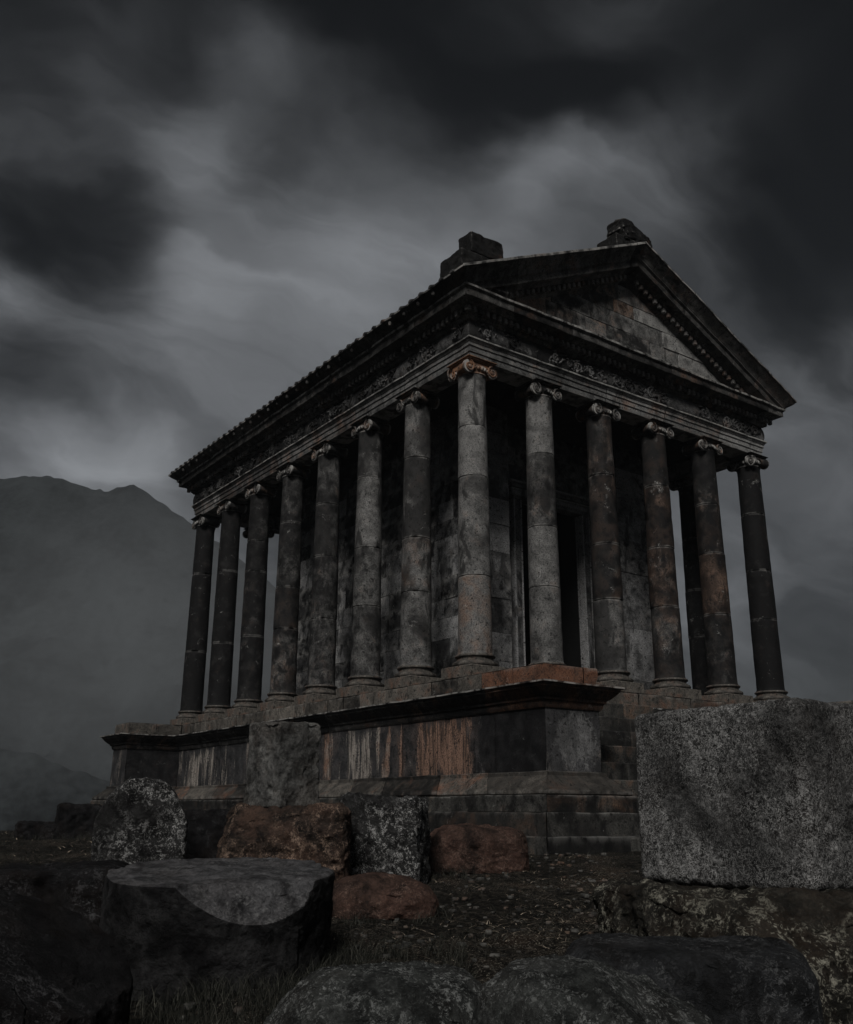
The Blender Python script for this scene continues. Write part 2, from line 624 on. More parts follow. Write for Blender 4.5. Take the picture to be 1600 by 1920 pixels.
tag(temple, 'dark weathered colonnaded stone temple with pediment standing on a high podium', 'temple')
RECT = [(0, 0), (X5, 0), (X5, Y7), (0, Y7)]
PX0, PX1 = .67, X5 - .67
POD = [(-.5, -2.33), (PX0, -2.33), (PX0, -.5), (PX1, -.5), (PX1, -2.33), (X5 + .5, -2.33), (X5 + .5, Y7 + .5),
       (-1.95, Y7 + .5), (-1.95, Y7 - .6), (-.5, Y7 - .6)]


# ---- podium
def pod_tone(i, mid):
    if i == 9:                                  # long side, seen from the camera
        y = mid[1]
        if y < -.7:
            return (.22, .05, .95)
        if y < 1.0:
            return (.5, .95, .12)
        if y < 2.2:
            return (.5, .55, .18)
        return (.5, random.uniform(.2, .55), random.uniform(.05, .3))
    if i == 0:
        return (1.0, .0, .60)
    return (random.uniform(.2, .5), random.uniform(0, .4), random.uniform(.3, .8))


mb = MB()
sweep(mb, POD, [(0.0, -2.10), (0, -2.0), (0, -1.8), (0, -1.55), (0, -1.3), (0, -1.15), (0, -1.05)], seg=(1.05, 1.5), jit=.006,
      noise=.008, gap=.008, tone=pod_tone, wear=.03)
KY = [-2.4, -1.45, -1.05, -.15, .8, 1.1, 1.9, 2.5, 3.6, 4.4, 5.2, 6.4, 7.4, 8.4, 9.4, 10.6, 12.3]
KV = [(.22, .05, 1.1), (.22, .05, 1.1), (.3, .2, .9), (.5, .95, .10), (.5, .9, .06), (.4, .6, .35), (.5, .7, .05), (.5, .35, .3), (.5, .25, .02), (.5, .65, .2),
      (.5, .2, .25), (.5, .3, .0), (.5, .6, .1), (.5, .2, .05), (.4, .3, .3), (.4, .2, .1), (.2, .1, .9)]
for V_, T_ in zip(mb.v, mb.t):
    sel = (V_[:, 0] < -.42) & (V_[:, 0] > -.6) & (V_[:, 1] > -2.32) & (V_[:, 1] < Y7 - .6)
    if sel.all() or (sel.mean() > .9):
        for c_ in range(3):
            T_[:, c_] = np.interp(V_[:, 1], KY, [k[c_] for k in KV])
pod = tbuild(mb, 'podium', M_POD)
mb = MB()
sweep(mb, POD, [(.02, -1.12), (.045, -1.08), (.05, -1.02), (.085, -1.0), (.09, -.965), (.14, -.93), (.20, -.875), (.235, -.83),
                (.25, -.825), (.255, -.785), (.285, -.78), (.30, -.77), (.30, -.745), (.02, -.735)], seg=(.9, 1.6), jit=.006, noise=.010,
      tone=lambda i, q: (random.uniform(.1, .4), .75 if (i in (0, 9) and q[1] < -1) else random.uniform(0, .4), random.uniform(.45, .9)), wear=.05)
tbuild(mb, 'podium_cornice', M_CORN, pod)
mb = MB()
sweep(mb, POD, [(.31, -2.43), (.33, -2.40), (.325, -2.36), (.30, -2.325), (.265, -2.31), (.20, -2.25), (.12, -2.18), (.065, -2.135), (.06, -2.13),
                (.06, -2.075), (0.0, -2.065)], seg=(.9, 1.7), jit=.006, noise=.008,
      tone=lambda i, q: (random.uniform(.1, .6), random.uniform(.1, .55), random.uniform(.4, .95)), wear=.05)
tbuild(mb, 'base_moulding', M_STYL, pod)
mb = MB()
for k, (zb, zt, d0) in enumerate([(-2.665, -2.425, .36), (-3.0, -2.665, .44), (-3.7, -3.0, .52)]):
    zz = np.linspace(zb, zt, 4)
    pr = [(d0, z_) for z_ in zz[:-1]] + [(d0, zt - .015), (d0 - .015, zt), (d0 - .12, zt + .002)]
    sweep(mb, POD, pr, seg=(1.2, 2.1), jit=.012, noise=.012, gap=.010,
          tone=lambda i, q: (random.uniform(.15, .75), random.uniform(.0, .5), random.uniform(.3, .85)), wear=.06)
tbuild(mb, 'plinth_course', M_STEP, pod)


# ---- stylobate (course under the columns, and the floor)
def sty_tone(i, q):
    if (i == 9 and q[1] < -.55) or i == 0:
        return (.35, 1.0, .12)
    if i == 2:
        return (.55, .45, .3)
    return (random.uniform(.3, .8), random.uniform(.05, .4), random.uniform(.2, .6))


mb = MB()
ST_CUT = [(-.0, -.745), (0, -.65), (0, -.55), (0, -.452), (-.012, -.44), (-.1, -.438)]
sweep(mb, POD, ST_CUT, seg=(.62, .86), jit=.010, noise=.006, gap=.010, tone=sty_tone, wear=.04)
F = [[p[0], p[1], -.4405] for p in POD]
fl = np.array(F)
mb.add(fl, [tuple(range(len(F)))], (.4, .2, .5))
for (x0, y0, x1, y1, zt) in [(-.3, -.3, X5 + .3, Y7 + .3, -.5), (-.3, -2.1, PX0 - .2, -.3, -.5), (PX1 + .2, -2.1, X5 + .3, -.3, -.5),
                             (-1.75, Y7 - .4, -.3, Y7 + .3, -.5)]:
    mb.box(((x0 + x1) / 2, (y0 + y1) / 2, (zt - 3.7) / 2), (x1 - x0, y1 - y0, zt + 3.7), (.1, 0, .9))
tbuild(mb, 'stylobate', M_STYL)

# ---- stairs between the wings
mb = MB()
nst = 10
for k in range(1, nst):
    zt = -.44 - k * .286
    y1 = -.5 - .27 * (k - 1) - (.02 if k == 1 else 0)
    y0 = -.5 - .27 * k
    x = PX0 + .01
    while x < PX1 - .02:
        l = min(random.uniform(.7, 1.3), PX1 - .01 - x)
        if PX1 - x - l < .4:
            l = PX1 - .01 - x
        jy, jz = random.uniform(-.018, .018), random.uniform(-.012, .008)
        mb.box((x + l / 2, (y0 + y1) / 2 + jy, zt - .17 + jz), (l - .012, y1 - y0 + .10, .34), rtone((.15, .7), (0, .55), (.2, .7)), bev=.02, noise=.012)
        x += l
tbuild(mb, 'staircase', M_STEP)

# ---- columns
JOINTS = {('f', 0): [4.37, 3.35, 1.43], ('f', 1): [4.2, 2.67, 1.46], ('f', 2): [4.12, 2.61, 1.44], ('f', 3): [4.23, 2.82, 1.51],
          ('f', 4): [4.14, 2.96, 1.56], ('s', 1): [4.28, 2.56, 1.46], ('s', 2): [4.37, 2.76, 1.48], ('s', 3): [4.23, 2.96, 1.49],
          ('s', 4): [4.22, 2.56, 1.53], ('s', 5): [4.15, 3.32, 1.61], ('s', 6): [3.7, 1.68], ('s', 7): [3.97, 1.68]}
# tones bottom drum first: value, warmth, crust
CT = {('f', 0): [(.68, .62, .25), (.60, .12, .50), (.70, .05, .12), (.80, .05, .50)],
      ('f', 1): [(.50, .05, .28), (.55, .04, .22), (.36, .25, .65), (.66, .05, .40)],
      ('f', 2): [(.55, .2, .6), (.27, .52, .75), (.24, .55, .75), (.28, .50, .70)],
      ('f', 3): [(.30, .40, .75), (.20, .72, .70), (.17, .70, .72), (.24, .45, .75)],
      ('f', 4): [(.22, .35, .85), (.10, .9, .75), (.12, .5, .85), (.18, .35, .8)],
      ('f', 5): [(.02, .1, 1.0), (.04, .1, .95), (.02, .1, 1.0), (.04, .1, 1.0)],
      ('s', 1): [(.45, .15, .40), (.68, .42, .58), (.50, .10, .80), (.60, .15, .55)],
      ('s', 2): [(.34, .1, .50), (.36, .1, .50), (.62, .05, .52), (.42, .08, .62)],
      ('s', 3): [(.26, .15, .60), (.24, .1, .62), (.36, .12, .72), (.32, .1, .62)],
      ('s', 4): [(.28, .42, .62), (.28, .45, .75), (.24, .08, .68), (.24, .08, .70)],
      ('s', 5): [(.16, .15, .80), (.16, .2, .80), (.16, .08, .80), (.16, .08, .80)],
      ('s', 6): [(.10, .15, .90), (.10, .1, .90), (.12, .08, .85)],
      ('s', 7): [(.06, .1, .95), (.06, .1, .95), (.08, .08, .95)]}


def shaft_radius(z):
    u = z / 5.45
    r = .3085 - .043 * u ** 1.6
    if z < .07:
        r += .022 * (1 - z / .07) ** 2
    if z > 5.38:
        r += .018 * ((z - 5.38) / .07)
    return r


def shaft_mesh(joints, tones, seed):
    js = sorted(joints)
    edges = [0.0] + js + [5.45]
    mb = MB()
    n = 56
    a = np.linspace(0, 2 * math.pi, n, endpoint=False)
    for k in range(len(edges) - 1):
        z0, z1 = edges[k], edges[k + 1]
        zs = [z0 + .001, z0 + .010] + list(np.linspace(z0 + .05, z1 - .05, max(3, int((z1 - z0) / .12)))) + [z1 - .010, z1 - .001]
        if k == 0:
            zs = [0, .02, .045] + zs[2:]
        P = np.zeros((len(zs), n, 3))
        ox, oy = random.uniform(-.006, .006), random.uniform(-.006, .006)
        for i, z in enumerate(zs):
            r = shaft_radius(z)
            if (i == 0 and k) or (i == len(zs) - 1 and k < len(edges) - 2):
                r -= .016
            P[i] = np.stack([r * np.cos(a) + ox, r * np.sin(a) + oy, np.full(n, z)], 1)
        R = P.reshape(-1, 3)
        nz = .004 * fbm(R * 5 + seed * 7.7, 3, 5) - .02 * np.clip(fbm(R * 3.3 + seed * 3.1, 3, 9) - .75, 0, 1)
        jd_ = np.minimum(np.abs(R[:, 2] - z0) if k else 9 + R[:, 2] * 0, np.abs(R[:, 2] - z1) if k < len(edges) - 2 else 9 + R[:, 2] * 0)
        nz -= .045 * np.clip(fbm(R * 6.5 + seed * 1.3, 2, 19) - .35, 0, 1) * np.exp(-(jd_ / .03) ** 2)
        rr = np.linalg.norm(R[:, :2], axis=1)
        R[:, :2] *= (1 + nz / rr)[:, None]
        mb.grid(R.reshape(P.shape), tones[k % len(tones)], flip=True, closev=True)
    return mb.mesh('column', M_COL, 40)


def base_mesh():
    mb = MB()
    prof = []
    for t in np.linspace(0, math.pi, 8):                              # upper torus
        prof.append((.325 + .035 * math.sin(t), -.028 - .026 * (1 - math.cos(t)) + .026))
    prof = [(.31, 0.003), (.335, -.002)] + [(.338 + .03 * math.sin(t), -.028 + .026 * math.cos(t)) for t in np.linspace(.3, math.pi, 8)]
    prof += [(.338, -.060), (.328, -.075), (.330, -.095), (.35, -.115), (.36, -.118), (.362, -.126)]
    prof += [(.365 + .052 * math.sin(t), -.175 + .048 * math.cos(t)) for t in np.linspace(.2, math.pi, 9)]
    prof += [(.3, -.225)]
    R = MB()
    R.lathe(prof[::-1], 56, (.5, .3, .45))
    V = R.v[0]
    V[:, 2] += .004 * fbm(V * 4, 2, 3)
    R.box((0, 0, -.331), (.88, .88, .218), (.55, .3, .35), bev=.015, noise=.008)
    return R.mesh('base', M_STYL, 40)


def spiral(mb, c, R, sgn, y, tone, turns=2.4, axis='y'):
    """raised volute spiral in the plane y = const"""
    n = int(46 * turns / 2.4)
    th = np.linspace(0, 2 * math.pi * turns, n)
    r = R * np.exp(-th * .155)
    a = math.pi / 2 - sgn * th * 1.0
    a = math.pi / 2 + sgn * th
    pts = np.stack([c[0] + r * np.cos(a), np.full(n, y), c[1] + r * np.sin(a)], 1)
    mb.tube(pts, np.linspace(.020, .010, n), 6, tone)


def cap_half(mb, y, tone, left=True, right=True):
    """one face of an Ionic capital, at y (negative: facing -y)"""
    sg = -1 if y < 0 else 1
    for s_ in (-1, 1):
        if (s_ < 0 and not left) or (s_ > 0 and not right):
            continue
        c = (s_ * .29, 5.548)
        spiral(mb, c, .135, s_, y + sg * .014, (min(1, tone[0] + .42), tone[1], .15))
        mb.lathe([(.0, y + sg * .004), (.128, y), (.128, y - sg * .05)] if sg < 0 else [(.128, y - sg * .05), (.128, y), (0, y + sg * .004)],
                 24, (.0, tone[1], .75), (c[0], 0, c[1]), axis='y')
        mb.lathe([(.0, y + sg * .03), (.022, y + sg * .024), (.026, y)][::(1 if sg < 0 else -1)], 10, tone, (c[0], 0, c[1]), axis='y')
    # channel between the volutes with its raised borders
    mb.box((0, y * .98 - sg * .02, 5.63), (.58, .06, .06), tone, bev=.008)
    xs = np.linspace(-.29, .29, 13)
    mb.tube(np.stack([xs, np.full(13, y + sg * .012), 5.683 + 0 * xs], 1), .014, 6, tone)
    mb.tube(np.stack([xs, np.full(13, y + sg * .010), 5.603 - .018 * np.cos(xs / .29 * math.pi / 2)], 1), .012, 6, tone)
    for k in range(5):                                                 # egg moulding
        xx = (k - 2) * .078
        yy = sg * math.sqrt(max(.0, .305 ** 2 - xx ** 2))
        mb.lathe([(.002, 5.505), (.022, 5.518), (.031, 5.542), (.026, 5.57), (.01, 5.585)], 8, tone, (xx, yy, 0))


def capital_mesh(name, tone, corner=False):
    mb = MB()
    mb.lathe([(.262, 5.43), (.285, 5.436), (.292, 5.448), (.285, 5.462), (.27, 5.466), (.272, 5.50), (.30, 5.53), (.318, 5.56), (.31, 5.60), (.2, 5.62)],
             48, tone)
    cap_half(mb, .27, tone)
    cap_half(mb, -.27, tone)
    for s_ in (-1, 1):                                                # bolsters
        if corner and s_ < 0:
            continue
        mb.lathe([(.125, -.25), (.118, -.2), (.085, -.08), (.078, -.03), (.092, 0), (.078, .03), (.085, .08), (.118, .2), (.125, .25)], 20, tone,
                 (s_ * .29, 0, 5.548), axis='y')
    mb.box((0, 0, 5.63), (.60, .50, .10), tone, bev=.01)
    mb.box((0, 0, 5.708), (.66, .64, .026), tone, bev=.008)
    mb.box((0, 0, 5.731), (.72, .70, .020), tone, bev=.006)
    if corner:
        sub = MB()
        cap_half(sub, -.27, tone, right=False)
        sub.xform(np.array([[0, 1, 0, 0], [-1, 0, 0, 0], [0, 0, 1, 0], [0, 0, 0, 1.]]))     # face -x, far volute
        mb.v += sub.v
        mb.t += sub.t
        mb.f += [tuple(i + mb.nv for i in q) for q in sub.f]
        mb.nv += sub.nv
        mb.lathe([(.125, -.25), (.115, -.2), (.09, -.1), (.09, .0)], 20, tone, (-.29, 0, 5.548), axis='y')
        mb.box((-.2, -.1, 5.63), (.22, .28, .10), tone, bev=.01)
    return mb.mesh(name, M_CAP, 40)


ME_BASE = base_mesh()
ME_CAP = capital_mesh('capital', (.18, .35, .55))
ME_CAPC = capital_mesh('capital', (.10, .25, .65), True)
ME_CAPR = capital_mesh('capital', (.5, 1.0, .0), True)
cols = []
for i in range(6):
    for j in range(8):
        if 0 < i < 5 and 0 < j < 7:
            continue
        if i in (1, 2, 3, 4) and j == 7:
            pass
        key = ('f', i) if j == 0 else (('s', j) if i == 0 else None)
        jts = JOINTS.get(key) or [random.uniform(1.4, 1.7), random.uniform(2.6, 3.0), random.uniform(4.0, 4.3)]
        tn = CT.get(key) or [(random.uniform(.05, .2), random.uniform(0, .3), random.uniform(.7, .95)) for _ in range(4)]
        sh = bpy.data.objects.new('column', shaft_mesh(jts, tn, i * 8 + j))
        COL.objects.link(sh)
        sh.parent = temple
        sh.location = tuple(np.array([i * SX, j * SY, 0]) + TL)
        b_ = bpy.data.objects.new('base', ME_BASE)
        COL.objects.link(b_)
        b_.parent = sh
        corner = (i in (0, 5)) and (j in (0, 7))
        cme = (ME_CAPR if (i, j) == (0, 0) else ME_CAPC) if corner else ME_CAP
        c_ = bpy.data.objects.new('capital', cme)
        COL.objects.link(c_)
        c_.parent = sh
        if corner:
            c_.rotation_euler.z = {(0, 0): 0, (5, 0): math.pi / 2, (5, 7): math.pi, (0, 7): -math.pi / 2}[(i, j)]
        elif i in (0, 5) and 0 < j < 7:
            c_.rotation_euler.z = math.pi / 2
        if (i, j) == (0, 0):
            c_['label'] = 'rust orange corner capital'


# ---- architrave
def arc_tone(i, q):
    if i == 0:
        if q[0] < .1:
            return (1.0, .1, .0)
        return (random.uniform(.45, 1.0), random.uniform(0, .45), random.uniform(.1, .6))
    return (random.uniform(.35, .85), random.uniform(0, .55), random.uniform(.25, .75))


mb = MB()
sweep(mb, RECT, [(-.26, 6.12), (-.25, 5.745), (.245, 5.745), (.25, 5.755), (.25, 5.87), (.272, 5.876), (.275, 5.985), (.297, 5.992), (.30, 6.062), (.315, 6.066),
                 (.325, 6.09), (.345, 6.115), (.362, 6.12), (.365, 6.15), (.26, 6.165)], seg=(1.6, 1.9), jit=.006, noise=.006, gap=.012, tone=arc_tone, wear=.035)
arch = tbuild(mb, 'architrave', M_ARCH)
mb = MB()                                                             # ceiling over the walks
mb.box((X5 / 2, Y7 / 2, 6.20), (X5 - .3, Y7 - .3, .16), (.1, 0, .8))
tbuild(mb, 'ceiling', M_CORN)

# ---- frieze with carved scrolls
mb = MB()
sweep(mb, RECT, [(.28, 6.155), (.31, 6.18), (.33, 6.24), (.335, 6.33), (.325, 6.42), (.305, 6.49), (.29, 6.53)], seg=(1.5, 2.0), jit=.005, noise=.010, gap=.010,
      tone=lambda i, q: (random.uniform(.3, .9) if i == 0 else random.uniform(.2, .6), random.uniform(0, .25), random.uniform(.35, .8)), wear=.05)
for side in (0, 3):
    Ln = X5 if side == 0 else Y7
    n = int(Ln / .36)
    for k in range(n):
        s0 = -.1 + (k + .5 + random.uniform(-.22, .22)) * (Ln + .2) / n
        if random.random() < .2:
            continue
        sg = 1 if k % 2 else -1
        sub = MB()
        R = .135 * random.uniform(.6, 1.12)
        nn = 22
        th = np.linspace(0, 2 * math.pi * 1.35, nn)
        r = R * np.exp(-th * .17)
        a = math.pi / 2 * sg + sg * th
        tone = (random.uniform(.3, 1.0) if side == 0 else random.uniform(.0, .55), random.uniform(0, .2), random.uniform(.2, .9))
        sub.tube(np.stack([s0 + r * np.cos(a), -(.343 + 0 * th), 6.34 + r * np.sin(a)], 1), np.linspace(.026, .014, nn), 5, tone)
        for q in range(11):                                          # acanthus leaves
            aa = random.uniform(0, 2 * math.pi)
            rr = random.uniform(.04, .22)
            cx, cz = s0 + rr * np.cos(aa), 6.34 + min(max(rr * np.sin(aa), -.15), .15)
            l = random.uniform(.04, .08)
            ta = aa + random.uniform(.6, 1.4)
            pts = np.array([[cx - l * np.cos(ta), -.325, cz - l * np.sin(ta)], [cx, -.362, cz], [cx + l * np.cos(ta), -.33, cz + l * np.sin(ta)]])
            sub.tube(pts, [.006, .024, .006], 5, tone)
        if side == 3:
            sub.xform(np.array([[0, 1, 0, 0], [-1, 0, 0, Y7], [0, 0, 1, 0], [0, 0, 0, 1.]]))
        mb.v += sub.v
        mb.t += sub.t
        mb.f += [tuple(i + mb.nv for i in q) for q in sub.f]
        mb.nv += sub.nv
tbuild(mb, 'frieze', M_FRZ)

# ---- cornice
corn_tone = lambda i, q: (random.uniform(.15, .6), random.uniform(0, .45), random.uniform(.4, .9))
mb = MB()
sweep(mb, RECT, [(.29, 6.525), (.335, 6.532), (.36, 6.56), (.375, 6.585), (.40, 6.59), (.40, 6.725), (.50, 6.73), (.52, 6.745), (.56, 6.775), (.585, 6.79),
                 (.68, 6.795), (.69, 6.815), (.695, 6.925), (.712, 6.93), (.722, 6.95), (.742, 6.955), (.745, 7.0), (.2, 7.01)],
      seg=(.9, 1.5), jit=.006, noise=.010, gap=.008, tone=corn_tone, wear=.05)
for side, Ln in ((0, X5), (1, Y7), (2, X5), (3, Y7)):
    n = int((Ln + .96) / .155)
    for k in range(n + 1):
        s0 = -.44 + k * (Ln + .88) / n
        if random.random() < .05:
            continue
        t = rtone((.35, .9), (0, .4), (.2, .7))
        d_ = (.085, .09, .118)
        p = {0: (s0, -.452, 6.66), 1: (X5 + .452, s0, 6.66), 2: (s0, Y7 + .452, 6.66), 3: (-.452, s0, 6.66)}[side]
        if side % 2:
            d_ = (.09, .085, .118)
        mb.box(p, d_, t, bev=.010, noise=.006)
corn = tbuild(mb, 'cornice', M_CORN)
SIMA = [(.70, 6.99), (.745, 7.003), (.76, 7.02), (.785, 7.04), (.84, 7.075), (.89, 7.11), (.925, 7.15), (.94, 7.155), (.95, 7.16), (.95, 7.20), (.93, 7.215), (.6, 7.20)]
for ed, xx in ((3, -.885), (1, X5 + .885)):
    mb = MB()
    sweep(mb, RECT, SIMA, seg=(.9, 1.5), jit=.006, noise=.012, gap=.008, tone=corn_tone, edges=(ed,), wear=.05)
    for k in range(26):                                              # worn water-spout heads on the gutter
        y_ = .1 + k * (Y7 - .2) / 25
        if random.random() < .25:
            continue
        mb.lathe([(.002, -.05), (.03, -.045), (.042, -.01), (.038, .03), (.015, .05), (.002, .052)], 8,
                 (random.uniform(0, .5), .2, random.uniform(.4, .9), 0), (xx, y_, 7.085))
    tbuild(mb, 'gutter_moulding', M_CORN, corn)

# ---- pediments
APX = 9.75
SL = (APX - 7.215) / (X5 / 2 + .95)


def rake(mb, y0, sg, prof, seg=(.9, 1.5), gap=.008, noise=.010, jit=.006, dmax=.95, tone=corn_tone):
    """raking moulding in front of the gable plane y0 (sg=-1 front); prof = (d, dz below the roof line)"""
    prof = np.array(prof, float)
    for side in (-1, 1):
        xa = -1.0
        Ln = X5 / 2
        cuts = [0.0]
        while cuts[-1] < 1 - .25:
            cuts.append(cuts[-1] + random.uniform(*seg) / (Ln + .95))
        cuts.append(1.0)
        for k in range(len(cuts) - 1):
            t0 = cuts[k] + (gap / 10 if k else 0)
            t1 = cuts[k + 1] - (gap / 10 if k < len(cuts) - 2 else 0)
            nn = max(3, int((t1 - t0) * (Ln + .95) / .16) + 2)
            jd = random.uniform(-jit, jit)
            G_ = np.zeros((nn, len(prof), 3))
            for q, t in enumerate(np.linspace(t0, t1, nn)):
                xl = -prof[:, 0]                                     # left end mitres with the side cornice
                x = xl * (1 - t) + (X5 / 2) * t
                z = 7.215 + SL * (x + .95) + prof[:, 1]
                G_[q, :, 0] = x if side < 0 else X5 - x
                G_[q, :, 1] = y0 + sg * (prof[:, 0] + jd)
                G_[q, :, 2] = z
            R = G_.reshape(-1, 3)
            nz = noise * fbm(R * 4, 3, 51) - .05 * np.clip(fbm(R * 2.6 + 31, 3, 23) - .55, 0, 1)
            R[:, 1] += sg * nz
            R[:, 2] += noise * .7 * fbm(R * 4 + 7, 3, 52)
            fl = (side < 0) == (sg > 0)
            mb.grid(R.reshape(G_.shape), tone(0, None), flip=fl)


RAKE = [(.22, -.80), (.25, -.775), (.285, -.735), (.30, -.72), (.36, -.715), (.36, -.58), (.45, -.575), (.47, -.55), (.51, -.52), (.54, -.505), (.665, -.50),
        (.672, -.48), (.675, -.37), (.69, -.365), (.71, -.34), (.725, -.335), (.728, -.29), (.735, -.285), (.745, -.25), (.79, -.20), (.86, -.14), (.92, -.07),
        (.935, -.06), (.95, -.055), (.95, -.005), (.93, .01), (.45, .0)]
for (y0, sg) in ((0, -1), (Y7, 1)):
    yf = y0 + sg * .22
    # tympanum
    mb = MB()
    if sg < 0:
        ashlar(mb, (-.3, yf, 6.98), (1, 0, 0), (0, 0, 1), X5 + .6, 2.5, ch=(.34, .46), bl=(.6, 1.5), off=.018, jit=.014, noise=.008, gap=.022,
               tone=lambda c: (random.uniform(.1, 1), random.uniform(0, .85) if c[0] < 5 else random.uniform(0, .3), random.uniform(.1, .6)))
    else:
        ashlar(mb, (X5 + .3, yf, 6.98), (-1, 0, 0), (0, 0, 1), X5 + .6, 2.5, ch=(.38, .52), bl=(.7, 1.7))
    me = mb.mesh('tympanum', M_TYM)
    bm = bmesh.new()
    bm.from_mesh(me)
    for side in (-1, 1):
        k = Vector((-SL * (1 if side < 0 else -1), 0, 1)).normalized()
        pt = Vector((-.95 if side < 0 else X5 + .95, yf, 7.215 - .45))
        bmesh.ops.bisect_plane(bm, geom=bm.verts[:] + bm.edges[:] + bm.faces[:], plane_co=pt, plane_no=k, clear_outer=True)
    bm.to_mesh(me)
    bm.free()
    ped = bpy.data.objects.new('pediment', me)
    COL.objects.link(ped)
    ped.parent = temple
    ped.location = tuple(TL)
    mb = MB()
    rake(mb, y0, sg, RAKE)
    for side in (-1, 1):
        n = int((X5 / 2 + .3) / .17)
        for k in range(n):
            x = .25 + k * (X5 / 2 - .3) / n
            z = 7.215 + SL * (x + .95) - .645
            if z < 7.12:
                continue
            xx = x if side < 0 else X5 - x
            mb.box((xx, y0 + sg * .40, z), (.09, .09, .115), rtone((.4, 1), (0, .75), (.1, .6)), bev=.01, noise=.006)
    tbuild(mb, 'raking_cornice', M_CORN, ped)

# ---- roof with rounded cover tiles
mb = MB()
yA, yB = -.80, Y7 + .80
for side in (-1, 1):
    xs = np.array([-.90, X5 / 2]) if side < 0 else np.array([X5 + .90, X5 / 2])
    P = np.zeros((2, 2, 3))
    for i in range(2):
        zz = 7.205 + SL * ((xs[i] if side < 0 else X5 - xs[i]) + .95) - .03
        P[i, 0] = (xs[i], yA, zz)
        P[i, 1] = (xs[i], yB, zz)
    mb.grid(P, (.3, .1, .6), flip=side > 0)
roof = tbuild(mb, 'roof', M_ROOF)
mb = MB()
ntile = 42
for side in (-1, 1):
    for k in range(ntile):
        y_ = -.62 + k * (Y7 + 1.24) / (ntile - 1)
        nseg = 9
        th = np.linspace(0, math.pi, 7)
        for q in range(nseg):
            x0 = -.99 + q * (X5 / 2 + .95) / nseg
            x1 = -.95 + (q + 1) * (X5 / 2 + .95) / nseg
            rr = .062
            P = np.zeros((2, 7, 3))
            for i, (x, r) in enumerate(((x0, rr), (x1, rr * .86))):
                zz = 7.205 + SL * (x + .95) - .03
                P[i, :, 0] = x if side < 0 else X5 - x
                P[i, :, 1] = y_ + r * np.cos(th)
                P[i, :, 2] = zz + r * np.sin(th)
            mb.grid(P, rtone((.2, .6), (0, .3), (.4, .8)), flip=side < 0)
            if q == 0:
                c = P[0].mean(0)
                c[2] = P[0][0, 2]
                V = np.concatenate([[c], P[0]])
                mb.add(V, [(0, i, i + 1) if side < 0 else (0, i + 1, i) for i in range(1, 7)], (.5, .1, .5))
    # pan tiles' raised front edges
mb.tube(np.stack([np.full(30, X5 / 2), np.linspace(yA, yB, 30), np.full(30, APX + .0)], 1), .11, 8, (.3, .1, .6))
tbuild(mb, 'cover_tiles', M_ROOF, roof)

# ---- cella
CX0, CX1, CY0, CY1, CZ = 1.61, X5 - 1.61, 2.0, Y7 - 1.9, 6.12
FLR = -.44


def wall_tone(c):
    return (random.uniform(.15, .8), random.uniform(0, .3), random.uniform(.25, .8))


mb = MB()
HH = CZ - FLR
kw = dict(ch=(.36, .5), bl=(.5, 1.3), off=.012, jit=.010, noise=.014, tone=wall_tone)
ashlar(mb, (CX0, CY1, FLR), (0, -1, 0), (0, 0, 1), CY1 - CY0, HH, **kw)            # long side towards the camera
ashlar(mb, (CX1, CY0, FLR), (0, 1, 0), (0, 0, 1), CY1 - CY0, HH, **kw)
ashlar(mb, (CX1, CY1, FLR), (-1, 0, 0), (0, 0, 1), CX1 - CX0, HH, **kw)


def anta_tone(c):
    if 2.9 < c[2] < 4.0 and c[0] < 4:
        return (1.0, .05, .0)
    return (random.uniform(.3, .9), random.uniform(0, .2), random.uniform(.25, .7))


AW = 1.0
kw2 = dict(ch=(.4, .85), bl=(1.1, 1.2), off=.012, jit=.010, noise=.012, tone=anta_tone)
ashlar(mb, (CX0, CY0, FLR), (1, 0, 0), (0, 0, 1), AW, HH, **kw2)
ashlar(mb, (CX1 - AW, CY0, FLR), (1, 0, 0), (0, 0, 1), AW, HH, **kw2)
ashlar(mb, (CX0 + AW, CY0, FLR), (0, 1, 0), (0, 0, 1), .7, HH, **kw)
ashlar(mb, (CX1 - AW, CY0 + .7, FLR), (0, -1, 0), (0, 0, 1), .7, HH, **kw)
DX0, DX1, DZ = X5 / 2 - .97, X5 / 2 + .97, 4.25
YD = CY0 + .62
ashlar(mb, (CX0 + AW, YD, FLR), (1, 0, 0), (0, 0, 1), DX0 - CX0 - AW, HH, **kw)
ashlar(mb, (DX1, YD, FLR), (1, 0, 0), (0, 0, 1), CX1 - AW - DX1, HH, **kw)
ashlar(mb, (DX0, YD, DZ), (1, 0, 0), (0, 0, 1), DX1 - DX0, CZ - DZ, **kw)
tbuild(mb, 'cella_wall', M_WALL)
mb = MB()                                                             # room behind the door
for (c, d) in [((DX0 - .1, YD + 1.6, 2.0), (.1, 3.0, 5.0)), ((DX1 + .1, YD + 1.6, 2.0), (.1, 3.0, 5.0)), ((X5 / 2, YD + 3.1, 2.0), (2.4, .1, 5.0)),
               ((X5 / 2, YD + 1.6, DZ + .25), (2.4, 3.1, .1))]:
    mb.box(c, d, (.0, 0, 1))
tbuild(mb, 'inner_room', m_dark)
mb = MB()
for s_ in (-1, 1):
    xj = X5 / 2 + s_ * 1.10
    mb.box((xj, YD - .04, (FLR + DZ) / 2), (.24, .24, DZ - FLR), (.5, .2, .5), bev=.02)
    mb.box((X5 / 2 + s_ * .99, YD - .06, (FLR + DZ) / 2), (.035, .26, DZ - FLR - .02), (1, .2, .2), bev=.01)
    mb.box((X5 / 2 + s_ * 1.21, YD - .05, (FLR + DZ) / 2), (.05, .30, DZ - FLR), (.9, .2, .3), bev=.015)
